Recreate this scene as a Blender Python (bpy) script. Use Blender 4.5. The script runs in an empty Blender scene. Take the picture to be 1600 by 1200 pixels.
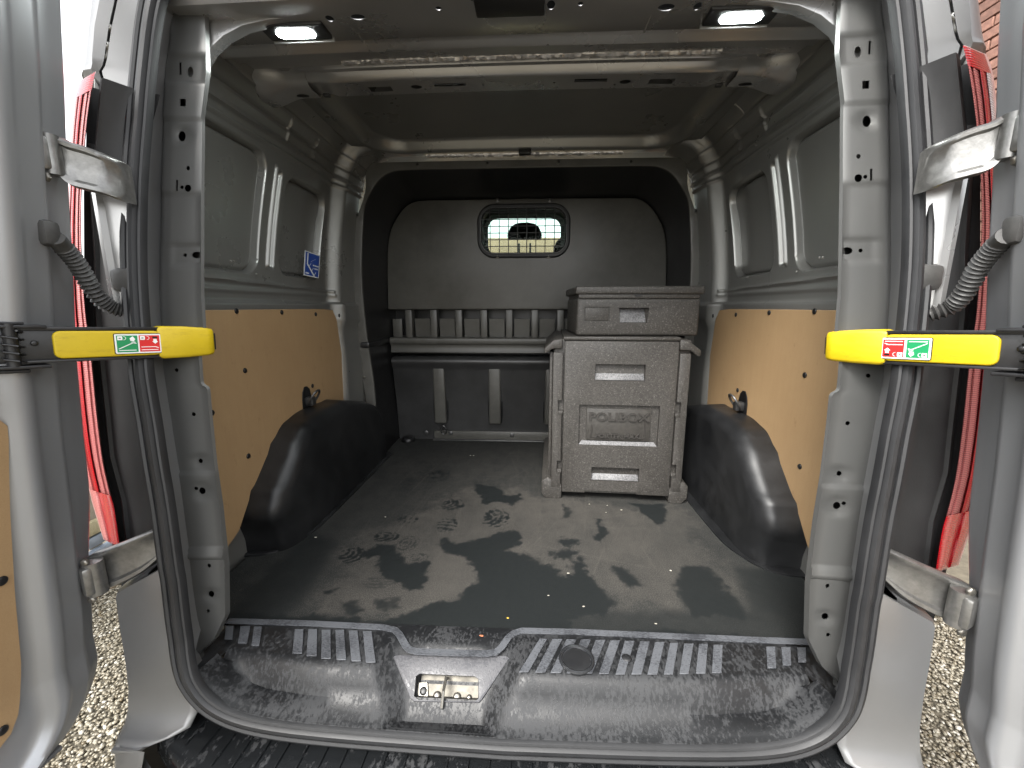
import bpy, bmesh, math, random
import numpy as np
from mathutils import Vector, Matrix
S = bpy.context.scene
COL = S.collection
rad = math.radians
# ------------------------------------------------------------------ camera
cam = bpy.data.cameras.new('camera'); camo = bpy.data.objects.new('camera', cam); COL.objects.link(camo)
CAM = Vector((.055, 0, .815)); YAW, PIT, FPX = rad(2.96), rad(10.5), 650.0
camo.location = CAM; camo.rotation_euler = (rad(90) - PIT, 0, YAW)
cam.sensor_width = 36; cam.lens = FPX / 1600 * 36; cam.clip_start = .02; cam.clip_end = 400
S.camera = camo
# ------------------------------------------------------------------ sky, sun, exposure
SUN_EL, SUN_AZ = rad(48), rad(205)
W = bpy.data.worlds.new('World'); S.world = W; W.use_nodes = True
nt = W.node_tree; nt.nodes.clear()
sky = nt.nodes.new('ShaderNodeTexSky'); sky.sky_type = 'NISHITA'; sky.sun_disc = False
sky.sun_elevation = SUN_EL; sky.sun_rotation = SUN_AZ; sky.air_density = 1.3; sky.dust_density = 3
hs = nt.nodes.new('ShaderNodeHueSaturation'); hs.inputs['Saturation'].default_value = .14
bg = nt.nodes.new('ShaderNodeBackground'); bg.inputs[1].default_value = .15
wo = nt.nodes.new('ShaderNodeOutputWorld')
nt.links.new(sky.outputs[0], hs.inputs['Color']); nt.links.new(hs.outputs[0], bg.inputs[0]); nt.links.new(bg.outputs[0], wo.inputs[0])
sl = bpy.data.lights.new('sun', 'SUN'); sl.energy = 1.3; sl.angle = rad(20); sl.color = (1, .965, .91)
so = bpy.data.objects.new('sun', sl); COL.objects.link(so)
sd = Vector((math.sin(SUN_AZ) * math.cos(SUN_EL), math.cos(SUN_AZ) * math.cos(SUN_EL), math.sin(SUN_EL)))
so.rotation_euler = sd.to_track_quat('Z', 'Y').to_euler()
S.view_settings.view_transform = 'Standard'; S.view_settings.look = 'None'
S.view_settings.exposure = 1.95; S.view_settings.gamma = 1
S.view_settings.use_curve_mapping = False
S.render.engine = 'CYCLES'
try:
    S.cycles.max_bounces = 10; S.cycles.diffuse_bounces = 6; S.cycles.glossy_bounces = 5
    S.cycles.use_denoising = True; S.cycles.sample_clamp_indirect = 6
except Exception: pass
# ------------------------------------------------------------------ measuring helpers (survey of the place from the photo)
_F = Vector((-math.sin(YAW) * math.cos(PIT), math.cos(YAW) * math.cos(PIT), -math.sin(PIT)))
_R = _F.cross(Vector((0, 0, 1))).normalized(); _U = _R.cross(_F)
def U(px, py, X=None, Y=None, Z=None):
    d = _F * FPX + _R * (px - 800) - _U * (py - 600)
    t = (X - CAM.x) / d.x if X is not None else (Y / d.y if Y is not None else (Z - CAM.z) / d.z)
    return CAM + d * t
def PJ(P):
    D = P - np.array(CAM); f = D @ np.array(_F)
    return 800 + FPX * (D @ np.array(_R)) / f, 600 - FPX * (D @ np.array(_U)) / f
def interp(z, zs, vs): return float(np.interp(z, zs, vs))
def sm(a, b, x):
    t = np.clip((x - a) / (b - a), 0, 1); return t * t * (3 - 2 * t)
def catmull(P, n):
    P = [Vector(p) for p in P]; out = []
    for i in range(len(P) - 1):
        p0 = P[max(i - 1, 0)]; p1 = P[i]; p2 = P[i + 1]; p3 = P[min(i + 2, len(P) - 1)]
        for k in range(n):
            t = k / n
            out.append(.5 * ((2 * p1) + (p2 - p0) * t + (2 * p0 - 5 * p1 + 4 * p2 - p3) * t * t + (3 * p1 - p0 - 3 * p2 + p3) * t ** 3))
    out.append(P[-1]); return out
# ------------------------------------------------------------------ materials
MATS = {}
class NT:
    def __init__(s, name):
        s.m = bpy.data.materials.new(name); s.m.use_nodes = True; s.t = s.m.node_tree
        s.b = s.t.nodes['Principled BSDF']; MATS[name] = s.m
    def n(s, typ, **kw):
        x = s.t.nodes.new(typ)
        for k, v in kw.items():
            if k.startswith('i_'): x.inputs[k[2:].replace('_', ' ')].default_value = v
            else: setattr(x, k, v)
        return x
    def l(s, a, b): s.t.links.new(a, b)
    def coord(s, scale=(1, 1, 1)):
        tc = s.n('ShaderNodeTexCoord'); mp = s.n('ShaderNodeMapping'); mp.inputs['Scale'].default_value = scale
        s.l(tc.outputs['Object'], mp.inputs[0]); return mp.outputs[0]
    def noise(s, scale, detail=4, rough=.6, co=None):
        x = s.n('ShaderNodeTexNoise'); x.inputs['Scale'].default_value = scale; x.inputs['Detail'].default_value = detail; x.inputs['Roughness'].default_value = rough
        s.l(co if co is not None else s.coord(), x.inputs['Vector']); return x.outputs['Fac']
    def ramp(s, fac, stops):
        r = s.n('ShaderNodeValToRGB'); e = r.color_ramp.elements
        while len(e) > 1: e.remove(e[-1])
        for i, (p, c) in enumerate(stops):
            c = (c, c, c, 1) if isinstance(c, (int, float)) else tuple(c) + (1,)
            if i == 0: e[0].position = p; e[0].color = c
            else: q = e.new(p); q.color = c
        s.l(fac, r.inputs[0]); return r.outputs[0]
    def mix(s, f, a, b, typ='MIX'):
        m = s.n('ShaderNodeMix', data_type='RGBA', blend_type=typ)
        for k, v in ((0, f), (6, a), (7, b)):
            sock = m.inputs[k]
            if hasattr(v, 'is_output'): s.l(v, sock)
            else: sock.default_value = v if k == 0 else (tuple(v) + (1,) if not isinstance(v, (int, float)) else (v, v, v, 1))
        return m.outputs[2]
    def bump(s, h, strength, dist=.002):
        b = s.n('ShaderNodeBump'); b.inputs['Strength'].default_value = strength; b.inputs['Distance'].default_value = dist
        s.l(h, b.inputs['Height']); s.l(b.outputs[0], s.b.inputs['Normal'])
    def set(s, **kw):
        for k, v in kw.items():
            sock = s.b.inputs[k.replace('_', ' ')]
            if hasattr(v, 'is_output'): s.l(v, sock)
            else: sock.default_value = tuple(v) + (1,) if isinstance(v, (tuple, list)) and len(v) == 3 else v
        return s.m
def paint(name, col, metal, rough, spec=.5, dirt=.25, coat=0.0):
    m = NT(name); n1 = m.noise(3.5, 5); n2 = m.noise(160, 3); n3 = m.noise(38, 6, .75)
    c = m.mix(m.ramp(n1, [(.35, 0.0), (.75, dirt)]), col, (col[0] * .62, col[1] * .58, col[2] * .5))
    c = m.mix(m.ramp(n3, [(.72, 0.0), (.80, .03)]), c, (.42, .4, .36))
    m.set(Base_Color=c, Metallic=metal, Roughness=m.ramp(n1, [(.3, rough), (.8, min(1, rough + .16))]), Coat_Weight=coat, Coat_Roughness=.25)
    m.b.inputs['Specular IOR Level'].default_value = spec
    m.bump(n2, .06, .0005); return m.m
paint('interior_paint', (.44, .44, .44), .72, .22)
paint('wall_paint', (.255, .255, .243), .55, .25, dirt=.12)
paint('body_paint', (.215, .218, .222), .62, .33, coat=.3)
paint('body_paint_lit', (.37, .378, .392), .5, .34, coat=.3, dirt=.1)  # body silver again, lightened so the open doors look better lit
paint('silver_paint_dimmed', (.115, .116, .113), .55, .33, dirt=.12)  # van silver darkened to tone down the daylight falling on the pillars
paint('sealed_paint', (.36, .35, .33), .45, .34)
def plastic(name, col, rough, grain=300, gs=.25, spec=.5, scuff=.5):
    m = NT(name); n1 = m.noise(grain, 3); n2 = m.noise(6, 6, .7); n3 = m.noise(22, 8, .8, m.coord((1, 1, .3)))
    c = m.mix(m.ramp(n2, [(.4, 0.0), (.8, scuff)]), col, tuple(min(1, x * 1.9 + .012) for x in col))
    c = m.mix(m.ramp(n3, [(.70, 0.0), (.76, scuff * .5)]), c, (.12, .115, .105))
    m.set(Base_Color=c, Roughness=m.ramp(n2, [(.3, rough - .06), (.8, rough + .12)]))
    m.b.inputs['Specular IOR Level'].default_value = spec
    m.bump(n1, gs, .0008); return m.m
plastic('black_plastic', (.010, .010, .0105), .38)
plastic('liner_plastic', (.008, .0084, .0092), .38, 380, .5, .5, .95)
plastic('bulkhead_plastic', (.070, .068, .061), .38, 260, .2)
plastic('lower_plastic', (.030, .030, .030), .34, 260, .2)
plastic('seal_rubber', (.010, .0104, .0115), .5, 200, .2)
plastic('lamp_housing', (.014, .014, .0145), .5)
def droplets(name, col, rough, wetc, amount=.5, stretch=(1, 1, 1), scale=60):
    m = NT(name); co = m.coord(stretch); a = m.noise(scale, 6, .72, co); b = m.noise(9, 4, .6); g = m.noise(500, 2)
    msk = m.mix(.35, a, b); s = m.ramp(msk, [(amount - .02, 0.0), (amount + .03, 1.0)])
    m.set(Base_Color=m.mix(s, col, wetc), Roughness=m.mix(s, rough - .06, rough + .22)); m.b.inputs['Specular IOR Level'].default_value = .38
    vor = m.n('ShaderNodeTexVoronoi'); vor.inputs['Scale'].default_value = 170; m.l(m.coord(), vor.inputs['Vector'])
    dr = m.ramp(vor.outputs['Distance'], [(.12, 1.0), (.25, 0.0)])
    h = m.mix(.5, dr, m.mix(.5, s, g)); m.bump(h, .32, .0011); return m.m
droplets('sill_plastic', (.0095, .010, .011), .46, (.030, .031, .033), .51, (1.0, .55, .45), 150)
droplets('step_plastic', (.010, .011, .012), .3, (.045, .046, .048), .56, (1, .5, 1), 60)
droplets('tread_plastic', (.035, .037, .042), .4, (.095, .10, .11), .47, (.5, 2.2, 1), 260)
droplets('plate_plastic', (.048, .048, .053), .34, (.075, .075, .08), .5, (1, 1, 1), 220)
droplets('wet_rubber', (.02, .021, .023), .3, (.10, .10, .10), .6, (1, 1, 1), 55)
m = NT('mat_rubber')
at = m.n('ShaderNodeAttribute', attribute_name='dirt'); sp = m.n('ShaderNodeSeparateColor'); m.l(at.outputs['Color'], sp.inputs[0])
g = m.noise(330, 3, .7); g2 = m.noise(14, 8, .75)
dry = m.mix(m.ramp(g2, [(.3, 0.0), (.75, 1.0)]), (.031, .0295, .027), (.056, .052, .046))
dry = m.mix(m.ramp(g, [(.42, 0.0), (.62, .7)]), dry, (.095, .089, .079))
base = m.mix(m.ramp(g2, [(.35, 0.0), (.7, 1.0)]), (.013, .0145, .0145), (.025, .026, .0245))
base = m.mix(m.ramp(g, [(.52, 0.0), (.7, .5)]), base, (.10, .10, .095))
def jit(sock, amt, lo, hi):
    a_ = m.n('ShaderNodeMath', operation='MULTIPLY_ADD'); m.l(g, a_.inputs[0]); a_.inputs[1].default_value = amt; b_ = m.n('ShaderNodeMath', operation='ADD')
    m.l(sock, b_.inputs[0]); b_.inputs[1].default_value = -amt * .5; m.l(b_.outputs[0], a_.inputs[2]); return m.ramp(a_.outputs[0], [(lo, 0.0), (hi, 1.0)])
wf = jit(sp.outputs[1], .9, .25, .75); df = jit(sp.outputs[0], 1.1, .0, 1.0)
c = m.mix(df, base, dry)
wet = m.mix(m.ramp(g, [(.5, 0.0), (.75, .4)]), (.0105, .0125, .0128), (.028, .031, .031))
c = m.mix(wf, c, wet)
m.set(Base_Color=c, Roughness=m.mix(wf, .88, .66)); m.bump(g, .35, .001)
m.b.inputs['Specular IOR Level'].default_value = .22
m = NT('hardboard'); n1 = m.noise(2.5, 6, .7); n2 = m.noise(420, 3); st = m.noise(22, 8, .8, m.coord((1, 1, .45)))
c = m.mix(m.ramp(n1, [(.3, 0.0), (.75, 1.0)]), (.37, .245, .128), (.44, .30, .16))
c = m.mix(m.ramp(n2, [(.42, 0.0), (.66, .5)]), c, (.34, .21, .10))
c = m.mix(m.ramp(st, [(.60, 0.0), (.68, .55)]), c, (.20, .105, .045)); gr = m.noise(9, 8, .85, m.coord((1, 6, .8))); c = m.mix(m.ramp(gr, [(.4, 0.0), (.7, .4)]), c, (.33, .20, .10))
m.set(Base_Color=c, Roughness=.55); m.bump(n2, .15, .0005)
m = NT('foam_plastic'); v = m.n('ShaderNodeTexVoronoi'); v.inputs['Scale'].default_value = 260; m.l(m.coord(), v.inputs['Vector'])
n1 = m.noise(5, 4); sepc = m.n('ShaderNodeSeparateColor'); m.l(v.outputs['Color'], sepc.inputs[0])
c = m.mix(m.ramp(sepc.outputs[0], [(.2, 0.0), (1.0, 1.0)]), (.027, .025, .0225), (.054, .050, .045))
c = m.mix(m.ramp(sepc.outputs[1], [(.9, 0.0), (1.0, .8)]), c, (.13, .125, .115))
c = m.mix(m.ramp(n1, [(.3, 0.0), (.8, .35)]), c, (.06, .054, .048))
m.set(Base_Color=c, Roughness=m.ramp(sepc.outputs[2], [(0, .45), (1, .62)])); m.bump(m.ramp(v.outputs['Distance'], [(0, 1.0), (.6, 0.0)]), .45, .001)
m = NT('foam_pale'); v = m.n('ShaderNodeTexVoronoi'); v.inputs['Scale'].default_value = 260; m.l(m.coord(), v.inputs['Vector'])  # paler foam for the grip slopes and the label sill
sepc = m.n('ShaderNodeSeparateColor'); m.l(v.outputs['Color'], sepc.inputs[0])
m.set(Base_Color=m.mix(sepc.outputs[0], (.07, .069, .070), (.17, .17, .175)), Roughness=.5); m.bump(v.outputs['Distance'], .5, .001)

def simple(name, col, rough=.5, metal=0.0, ns=30, amt=.25, bump=0, bs=200):
    m = NT(name); n1 = m.noise(ns, 5, .65)
    m.set(Base_Color=m.mix(m.ramp(n1, [(.3, 0.0), (.75, 1.0)]), tuple(x * (1 - amt) for x in col), tuple(min(1, x * (1 + amt)) for x in col)), Roughness=rough, Metallic=metal)
    if bump: m.bump(m.noise(bs, 4), bump, .001)
    return m.m
simple('foam_smooth', (.042, .039, .035), .5, 0, 60, .3, .25, 260)
simple('foam_letter_shaded', (.034, .031, .028), .5, 0, 60, .2, .1, 260)  # darker foam, shading of the raised letters put into the colour
m = NT('yellow_plastic'); n1 = m.noise(20, 6, .75, m.coord((1, 1, 5))); n2 = m.noise(130, 4, .7)
m.set(Base_Color=m.mix(m.ramp(n1, [(.52, 0.0), (.72, .5)]), m.mix(n2, (.50, .355, .005), (.56, .41, .006)), (.27, .175, .012)), Roughness=m.ramp(n1, [(.3, .38), (.7, .6)])); m.bump(n2, .3, .001)
simple('black_coated', (.016, .016, .017), .38, .0, 60, .3, .15)
simple('zinc_steel', (.22, .208, .185), .36, .85, 14, .3)
simple('recess_steel', (.13, .12, .10), .5, .5, 30, .5, .3, 60)
simple('cast_hinge', (.23, .227, .218), .33, .75, 70, .22, .35, 160)
simple('corrugated_rubber', (.055, .054, .052), .5, 0, 60, .2, .2)
simple('clip_plastic', (.009, .009, .0095), .4)
simple('bolt_steel', (.10, .10, .10), .4, .7)
simple('hole_shade', (.006, .006, .006), .9)  # near-black colour standing in for the shade seen through holes
simple('sealant', (.62, .61, .60), .25, .6, 90, .3, 1.0, 90)
simple('lamp_bezel', (.35, .36, .36), .35)
simple('white_print', (.78, .79, .78), .4, 0, 40, .04); simple('green_print', (.01, .24, .085), .4, 0, 40, .06); simple('red_print', (.62, .02, .02), .4, 0, 40, .06)
simple('blue_print', (.012, .06, .33), .35, 0, 40, .08)
simple('leaf_yellow', (.62, .42, .06), .6, 0, 40, .2); simple('leaf_brown', (.38, .14, .07), .6, 0, 40, .2); simple('crumb', (.45, .42, .36), .7)
simple('seat_cloth', (.028, .028, .03), .8, 0, 90, .2, .3)
simple('cab_trim', (.45, .43, .40), .7)
simple('timber_weathered', (.36, .31, .25), .8, 0, 22, .35, .5, 60)
simple('timber_pale', (.50, .44, .28), .8, 0, 30, .3, .4, 60)
simple('rail_galvanised', (.36, .42, .50), .38, .35, 12, .25, .2)
simple('tan_panel', (.24, .16, .10), .75, 0, 5, .15, .3)
simple('brown_trim', (.22, .09, .05), .7)
simple('brick_clay', (.26, .135, .10), .85, 0, 35, .35, .7, 120); simple('brick_dark', (.19, .10, .075), .85, 0, 35, .35, .7, 120)
simple('mortar', (.20, .16, .13), .95, 0, 60, .25, .8, 150)
simple('soil', (.13, .115, .085), .95, 0, 20, .35, .9, 90)
simple('rock', (.20, .15, .10), .9, 0, 30, .4, .9, 60)
m = NT('pebble'); oi = m.n('ShaderNodeAttribute', attribute_name='tone')
c = m.ramp(oi.outputs['Fac'], [(0, (.09, .07, .04)), (.3, (.15, .135, .102)), (.6, (.225, .207, .163)), (.85, (.32, .302, .252)), (1, (.48, .465, .42))])
c = m.mix(m.ramp(m.noise(160, 4), [(.4, 0.0), (.75, .5)]), c, (.30, .24, .15)); m.set(Base_Color=c, Roughness=.36)
def lens(name, col, rough, trans, emi=0):
    m = NT(name); m.set(Base_Color=col, Roughness=rough, Transmission_Weight=trans, IOR=1.45)
    w = m.n('ShaderNodeTexWave'); w.inputs['Scale'].default_value = 75; w.bands_direction = 'Z'; m.l(m.coord(), w.inputs['Vector'])
    m.set(Base_Color=m.mix(m.ramp(w.outputs['Fac'], [(.2, 0.0), (.8, 1.0)]), tuple(c_ * .55 for c_ in col), col))
    m.bump(w.outputs['Fac'], .35, .0012); return m.m
lens('red_lens', (.42, .006, .012), .12, .25); lens('pink_lens', (.50, .155, .15), .22, .25); lens('clear_lens', (.6, .56, .57), .1, .3)
simple('reflector_red', (.62, .01, .015), .3); simple('reflector_white', (.42, .26, .24), .35)
m = NT('window_glass'); m.set(Base_Color=(.72, .84, .79), Roughness=.02, Transmission_Weight=1.0, IOR=1.1)
m = NT('lamp_light'); m.set(Base_Color=(1, 1, 1)); m.b.inputs['Emission Color'].default_value = (.93, 1, .98, 1); m.b.inputs['Emission Strength'].default_value = 42
M = lambda k: MATS[k]
# ------------------------------------------------------------------ mesh helpers
def link(name, me, mat, parent=None, smooth=True, ang=38):
    if smooth:
        me.polygons.foreach_set('use_smooth', [True] * len(me.polygons)); me.set_sharp_from_angle(angle=rad(ang))
    o = bpy.data.objects.new(name, me); COL.objects.link(o)
    if mat and not me.materials: me.materials.append(M(mat))
    if parent is not None: o.parent = parent
    return o
def pyd(name, V, Fc, mat, parent=None, smooth=True, ang=38, recalc=True):
    me = bpy.data.meshes.new(name); me.from_pydata([tuple(v) for v in V], [], Fc)
    if recalc:
        bm = bmesh.new(); bm.from_mesh(me); bmesh.ops.remove_doubles(bm, verts=bm.verts, dist=1e-6); bmesh.ops.recalc_face_normals(bm, faces=bm.faces); bm.to_mesh(me); bm.free()
    me.update(); return link(name, me, mat, parent, smooth, ang)
def grid_faces(nr, nc, cr=False, cc=False, off=0):
    F = []
    for i in range(nr if cr else nr - 1):
        for j in range(nc if cc else nc - 1):
            a, b = i, (i + 1) % nr; c, d = j, (j + 1) % nc
            F.append((off + a * nc + c, off + a * nc + d, off + b * nc + d, off + b * nc + c))
    return F
def loft(name, rows, mat, parent=None, cr=False, cc=False, caps=False, thick=0, smooth=True, ang=38):
    nr, nc = len(rows), len(rows[0]); V = [p for r in rows for p in r]; Fc = grid_faces(nr, nc, cr, cc)
    if caps: Fc += [tuple(range(nc)), tuple(range((nr - 1) * nc, nr * nc))]
    o = pyd(name, V, Fc, mat, parent, smooth, ang)
    if thick: solid(o, thick)
    return o
def apply_mods(o):
    dg = bpy.context.evaluated_depsgraph_get(); dg.update()
    me = bpy.data.meshes.new_from_object(o.evaluated_get(dg), depsgraph=dg); old = o.data
    o.modifiers.clear(); o.data = me; me.name = o.name
    return o
def solid(o, t, off=0):
    md = o.modifiers.new('s', 'SOLIDIFY'); md.thickness = t; md.offset = off; return o
def sharp(o, ang=38):
    o.data.polygons.foreach_set('use_smooth', [True] * len(o.data.polygons)); o.data.set_sharp_from_angle(angle=rad(ang)); return o
def cut(o, cutters):
    """cutters: list of (verts, faces) closed solids"""
    V = []; Fc = []
    for v, f in cutters:
        k = len(V); V += v; Fc += [tuple(i + k for i in q) for q in f]
    c = pyd('cutter', V, Fc, None, None, False); c.parent = o.parent; c.matrix_parent_inverse = o.matrix_parent_inverse.copy()
    md = o.modifiers.new('b', 'BOOLEAN'); md.operation = 'DIFFERENCE'; md.object = c; md.solver = 'EXACT'; md.use_self = False
    bpy.context.view_layer.update(); apply_mods(o); sharp(o)
    me = c.data; bpy.data.objects.remove(c); bpy.data.meshes.remove(me); return o
def cyl(c, axis, rx, rz, L, n=20, rot=0):
    """solid elliptic cylinder at c along 'y' or 'z' or 'x'"""
    V = []; 
    for k in (-.5, .5):
        for i in range(n):
            a = 2 * math.pi * i / n + math.pi / n; p, q = rx * math.cos(a), rz * math.sin(a)
            p, q = p * math.cos(rot) - q * math.sin(rot), p * math.sin(rot) + q * math.cos(rot)
            V.append(Vector(c) + (Vector((p, k * L, q)) if axis == 'y' else Vector((p, q, k * L)) if axis == 'z' else Vector((k * L, p, q))))
    F = [tuple(range(n)), tuple(range(n, 2 * n))] + [(i, (i + 1) % n, n + (i + 1) % n, n + i) for i in range(n)]
    return V, F
def cube(c, sx, sy, sz):
    V = [Vector(c) + Vector((x * sx / 2, y * sy / 2, z * sz / 2)) for x in (-1, 1) for y in (-1, 1) for z in (-1, 1)]
    return V, [(0, 1, 3, 2), (4, 5, 7, 6), (0, 1, 5, 4), (2, 3, 7, 6), (0, 2, 6, 4), (1, 3, 7, 5)]
def join(lst):
    V = []; Fc = []
    for v, f in lst:
        k = len(V); V += list(v); Fc += [tuple(i + k for i in q) for q in f]
    return V, Fc
def bevel_obj(name, V, Fc, mat, parent, w, seg=2, ang=30):
    me = bpy.data.meshes.new(name); me.from_pydata([tuple(v) for v in V], [], Fc)
    bm = bmesh.new(); bm.from_mesh(me); bmesh.ops.recalc_face_normals(bm, faces=bm.faces)
    if w:
        es = [e for e in bm.edges if len(e.link_faces) == 2 and e.calc_face_angle(0) > rad(ang)]
        bmesh.ops.bevel(bm, geom=es, offset=w, segments=seg, affect='EDGES', profile=.5, clamp_overlap=True)
    bm.to_mesh(me); bm.free(); me.update(); return link(name, me, mat, parent, True, 40)
def box(name, c, sx, sy, sz, mat, parent=None, w=.003, rot=None, seg=2):
    V, F = cube((0, 0, 0), sx, sy, sz)
    R = Matrix.Identity(3) if rot is None else rot
    return bevel_obj(name, [Vector(c) + R @ v for v in V], F, mat, parent, w, seg)
def prism(name, pts, d, mat, parent=None, w=.002, seg=2):
    """pts: planar loop of 3-D points, extruded by vector d"""
    n = len(pts); d = Vector(d); V = [Vector(p) for p in pts] + [Vector(p) + d for p in pts]
    F = [tuple(range(n)), tuple(range(2 * n - 1, n - 1, -1))] + [(i, (i + 1) % n, n + (i + 1) % n, n + i) for i in range(n)]
    return bevel_obj(name, V, F, mat, parent, w, seg)
def sweep(path, prof, up=Vector((0, 1, 0)), closed=False):
    """prof: list of (a, b): a along side = tangent x up, b along -up ; returns rows"""
    n = len(path); rows = []
    for i in range(n):
        a = path[(i - 1) % n] if closed or i > 0 else path[i]; b = path[(i + 1) % n] if closed or i < n - 1 else path[i]
        t = (b - a).normalized(); s = t.cross(up).normalized(); u = s.cross(t).normalized()
        rows.append([path[i] + s * p + u * q for p, q in prof])
    return rows
def circ(r, n=10): return [(r * math.cos(2 * math.pi * i / n), r * math.sin(2 * math.pi * i / n)) for i in range(n)]
def tube(name, path, r, mat, parent=None, n=10, up=Vector((0, 0, 1)), closed=False):
    path = [Vector(p) for p in path]
    return loft(name, sweep(path, circ(r, n), up, closed), mat, parent, cr=closed, cc=True, caps=not closed)
def rrect(x0, x1, z0, z1, r, n=6):
    out = []
    for cx, cz, a0 in ((x1 - r, z1 - r, 0), (x0 + r, z1 - r, 90), (x0 + r, z0 + r, 180), (x1 - r, z0 + r, 270)):
        for i in range(n + 1):
            a = rad(a0 + 90 * i / n); out.append((cx + r * math.cos(a), cz + r * math.sin(a)))
    return out
def sdrr(x, z, x0, x1, z0, z1, r):
    cx, cz = (x0 + x1) / 2, (z0 + z1) / 2; qx = np.abs(x - cx) - (x1 - x0) / 2 + r; qz = np.abs(z - cz) - (z1 - z0) / 2 + r
    return np.hypot(np.maximum(qx, 0), np.maximum(qz, 0)) + np.minimum(np.maximum(qx, qz), 0) - r
def disc(name, c, nrm, r, h, mat, parent, n=16):
    """a low domed button"""
    nrm = Vector(nrm).normalized(); a = nrm.orthogonal().normalized(); b = nrm.cross(a); rows = []
    for k, (rr, hh) in enumerate(((1, 0), (1, .45), (.8, .85), (.45, 1.0), (.02, 1.03))):
        rows.append([Vector(c) + (a * math.cos(2 * math.pi * i / n) + b * math.sin(2 * math.pi * i / n)) * r * rr + nrm * h * hh for i in range(n)])
    return loft(name, rows, mat, parent, cc=True, caps=True, ang=50)
def empty(name, loc, label, cat, group=None):
    o = bpy.data.objects.new(name, None); COL.objects.link(o); o.location = loc; o.empty_display_size = .1
    o['label'] = label; o['category'] = cat
    if group: o['group'] = group
    return o
def tag(o, label, cat, group=None):
    o['label'] = label; o['category'] = cat
    if group: o['group'] = group
    return o
def text(name, s, size, ext, M4, mat, parent, sx=1.0, bold=0):
    cu = bpy.data.curves.new(name, 'FONT'); cu.body = s; cu.size = size; cu.extrude = ext; cu.align_x = 'CENTER'; cu.align_y = 'CENTER'; cu.offset = bold; cu.resolution_u = 3
    t = bpy.data.objects.new('t', cu); COL.objects.link(t); bpy.context.view_layer.update()
    me = bpy.data.meshes.new_from_object(t); bpy.data.objects.remove(t); me.name = name
    me.transform(M4 @ Matrix.Diagonal((sx, 1, 1, 1))); me.materials.clear()
    return link(name, me, mat, parent, False)
GZ = -.60
# ================================================================== THE PLACE: ground, gravel, walls and fences
ground = pyd('ground', [(-60, -60, GZ - .012), (60, -60, GZ - .012), (60, 90, GZ - .012), (-60, 90, GZ - .012)], [(0, 1, 2, 3)], 'soil', None, False); ground['kind'] = 'structure'
def pebbles():
    rs = np.random.RandomState(4); ico = []
    bm = bmesh.new(); bmesh.ops.create_icosphere(bm, subdivisions=1, radius=1); bm.verts.ensure_lookup_table()
    iv = np.array([v.co[:] for v in bm.verts]); fi = np.array([[v.index for v in f.verts] for f in bm.faces]); bm.free()
    P = []
    for (x0, x1, y0, y1, st) in ((-2.3, -.62, -.3, 2.7, .0118), (.62, 2.3, -.3, 2.7, .0118), (-.62, .62, -.3, .9, .024)):
        gx, gy = np.meshgrid(np.arange(x0, x1, st), np.arange(y0, y1, st)); P.append(np.stack([gx.ravel(), gy.ravel()], 1) + rs.uniform(-.42, .42, (gx.size, 2)) * st)
    P = np.concatenate(P); n = len(P)
    r = rs.uniform(.0040, .0084, n); sc = np.stack([r * rs.uniform(.8, 1.45, n), r * rs.uniform(.7, 1.1, n), r * rs.uniform(.45, .85, n)], 1)
    a = rs.uniform(0, 6.28, n); ti = rs.normal(0, .25, n)
    V = iv[None] * sc[:, None, :]; V = V * (1 + rs.uniform(-.16, .16, (n, 12, 1)))
    z = V[:, :, 2] + V[:, :, 0] * ti[:, None]; x = V[:, :, 0] * np.cos(a)[:, None] - V[:, :, 1] * np.sin(a)[:, None]; y = V[:, :, 0] * np.sin(a)[:, None] + V[:, :, 1] * np.cos(a)[:, None]
    V = np.stack([x + P[:, :1], y + P[:, 1:], z + GZ + rs.uniform(-.006, .003, n)[:, None]], 2).reshape(-1, 3)
    Fc = (fi[None] + (np.arange(n) * 12)[:, None, None]).reshape(-1, 3)
    me = bpy.data.meshes.new('gravel'); me.vertices.add(len(V)); me.vertices.foreach_set('co', V.ravel()); me.loops.add(Fc.size); me.loops.foreach_set('vertex_index', Fc.ravel())
    me.polygons.add(len(Fc)); me.polygons.foreach_set('loop_start', np.arange(0, Fc.size, 3)); me.polygons.foreach_set('loop_total', np.full(len(Fc), 3)); me.polygons.foreach_set('use_smooth', [True] * len(Fc)); me.update(calc_edges=True)
    at = me.attributes.new('tone', 'FLOAT', 'POINT'); at.data.foreach_set('value', np.repeat(np.clip(rs.normal(.55, .24, n), 0, 1), 12).astype('f'))
    o = bpy.data.objects.new('gravel', me); COL.objects.link(o); me.materials.append(M('pebble')); o['kind'] = 'stuff'
    o['label'] = 'yellow and buff pebble gravel on the ground around the van'
pebbles()
rnd = random.Random(7)
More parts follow.
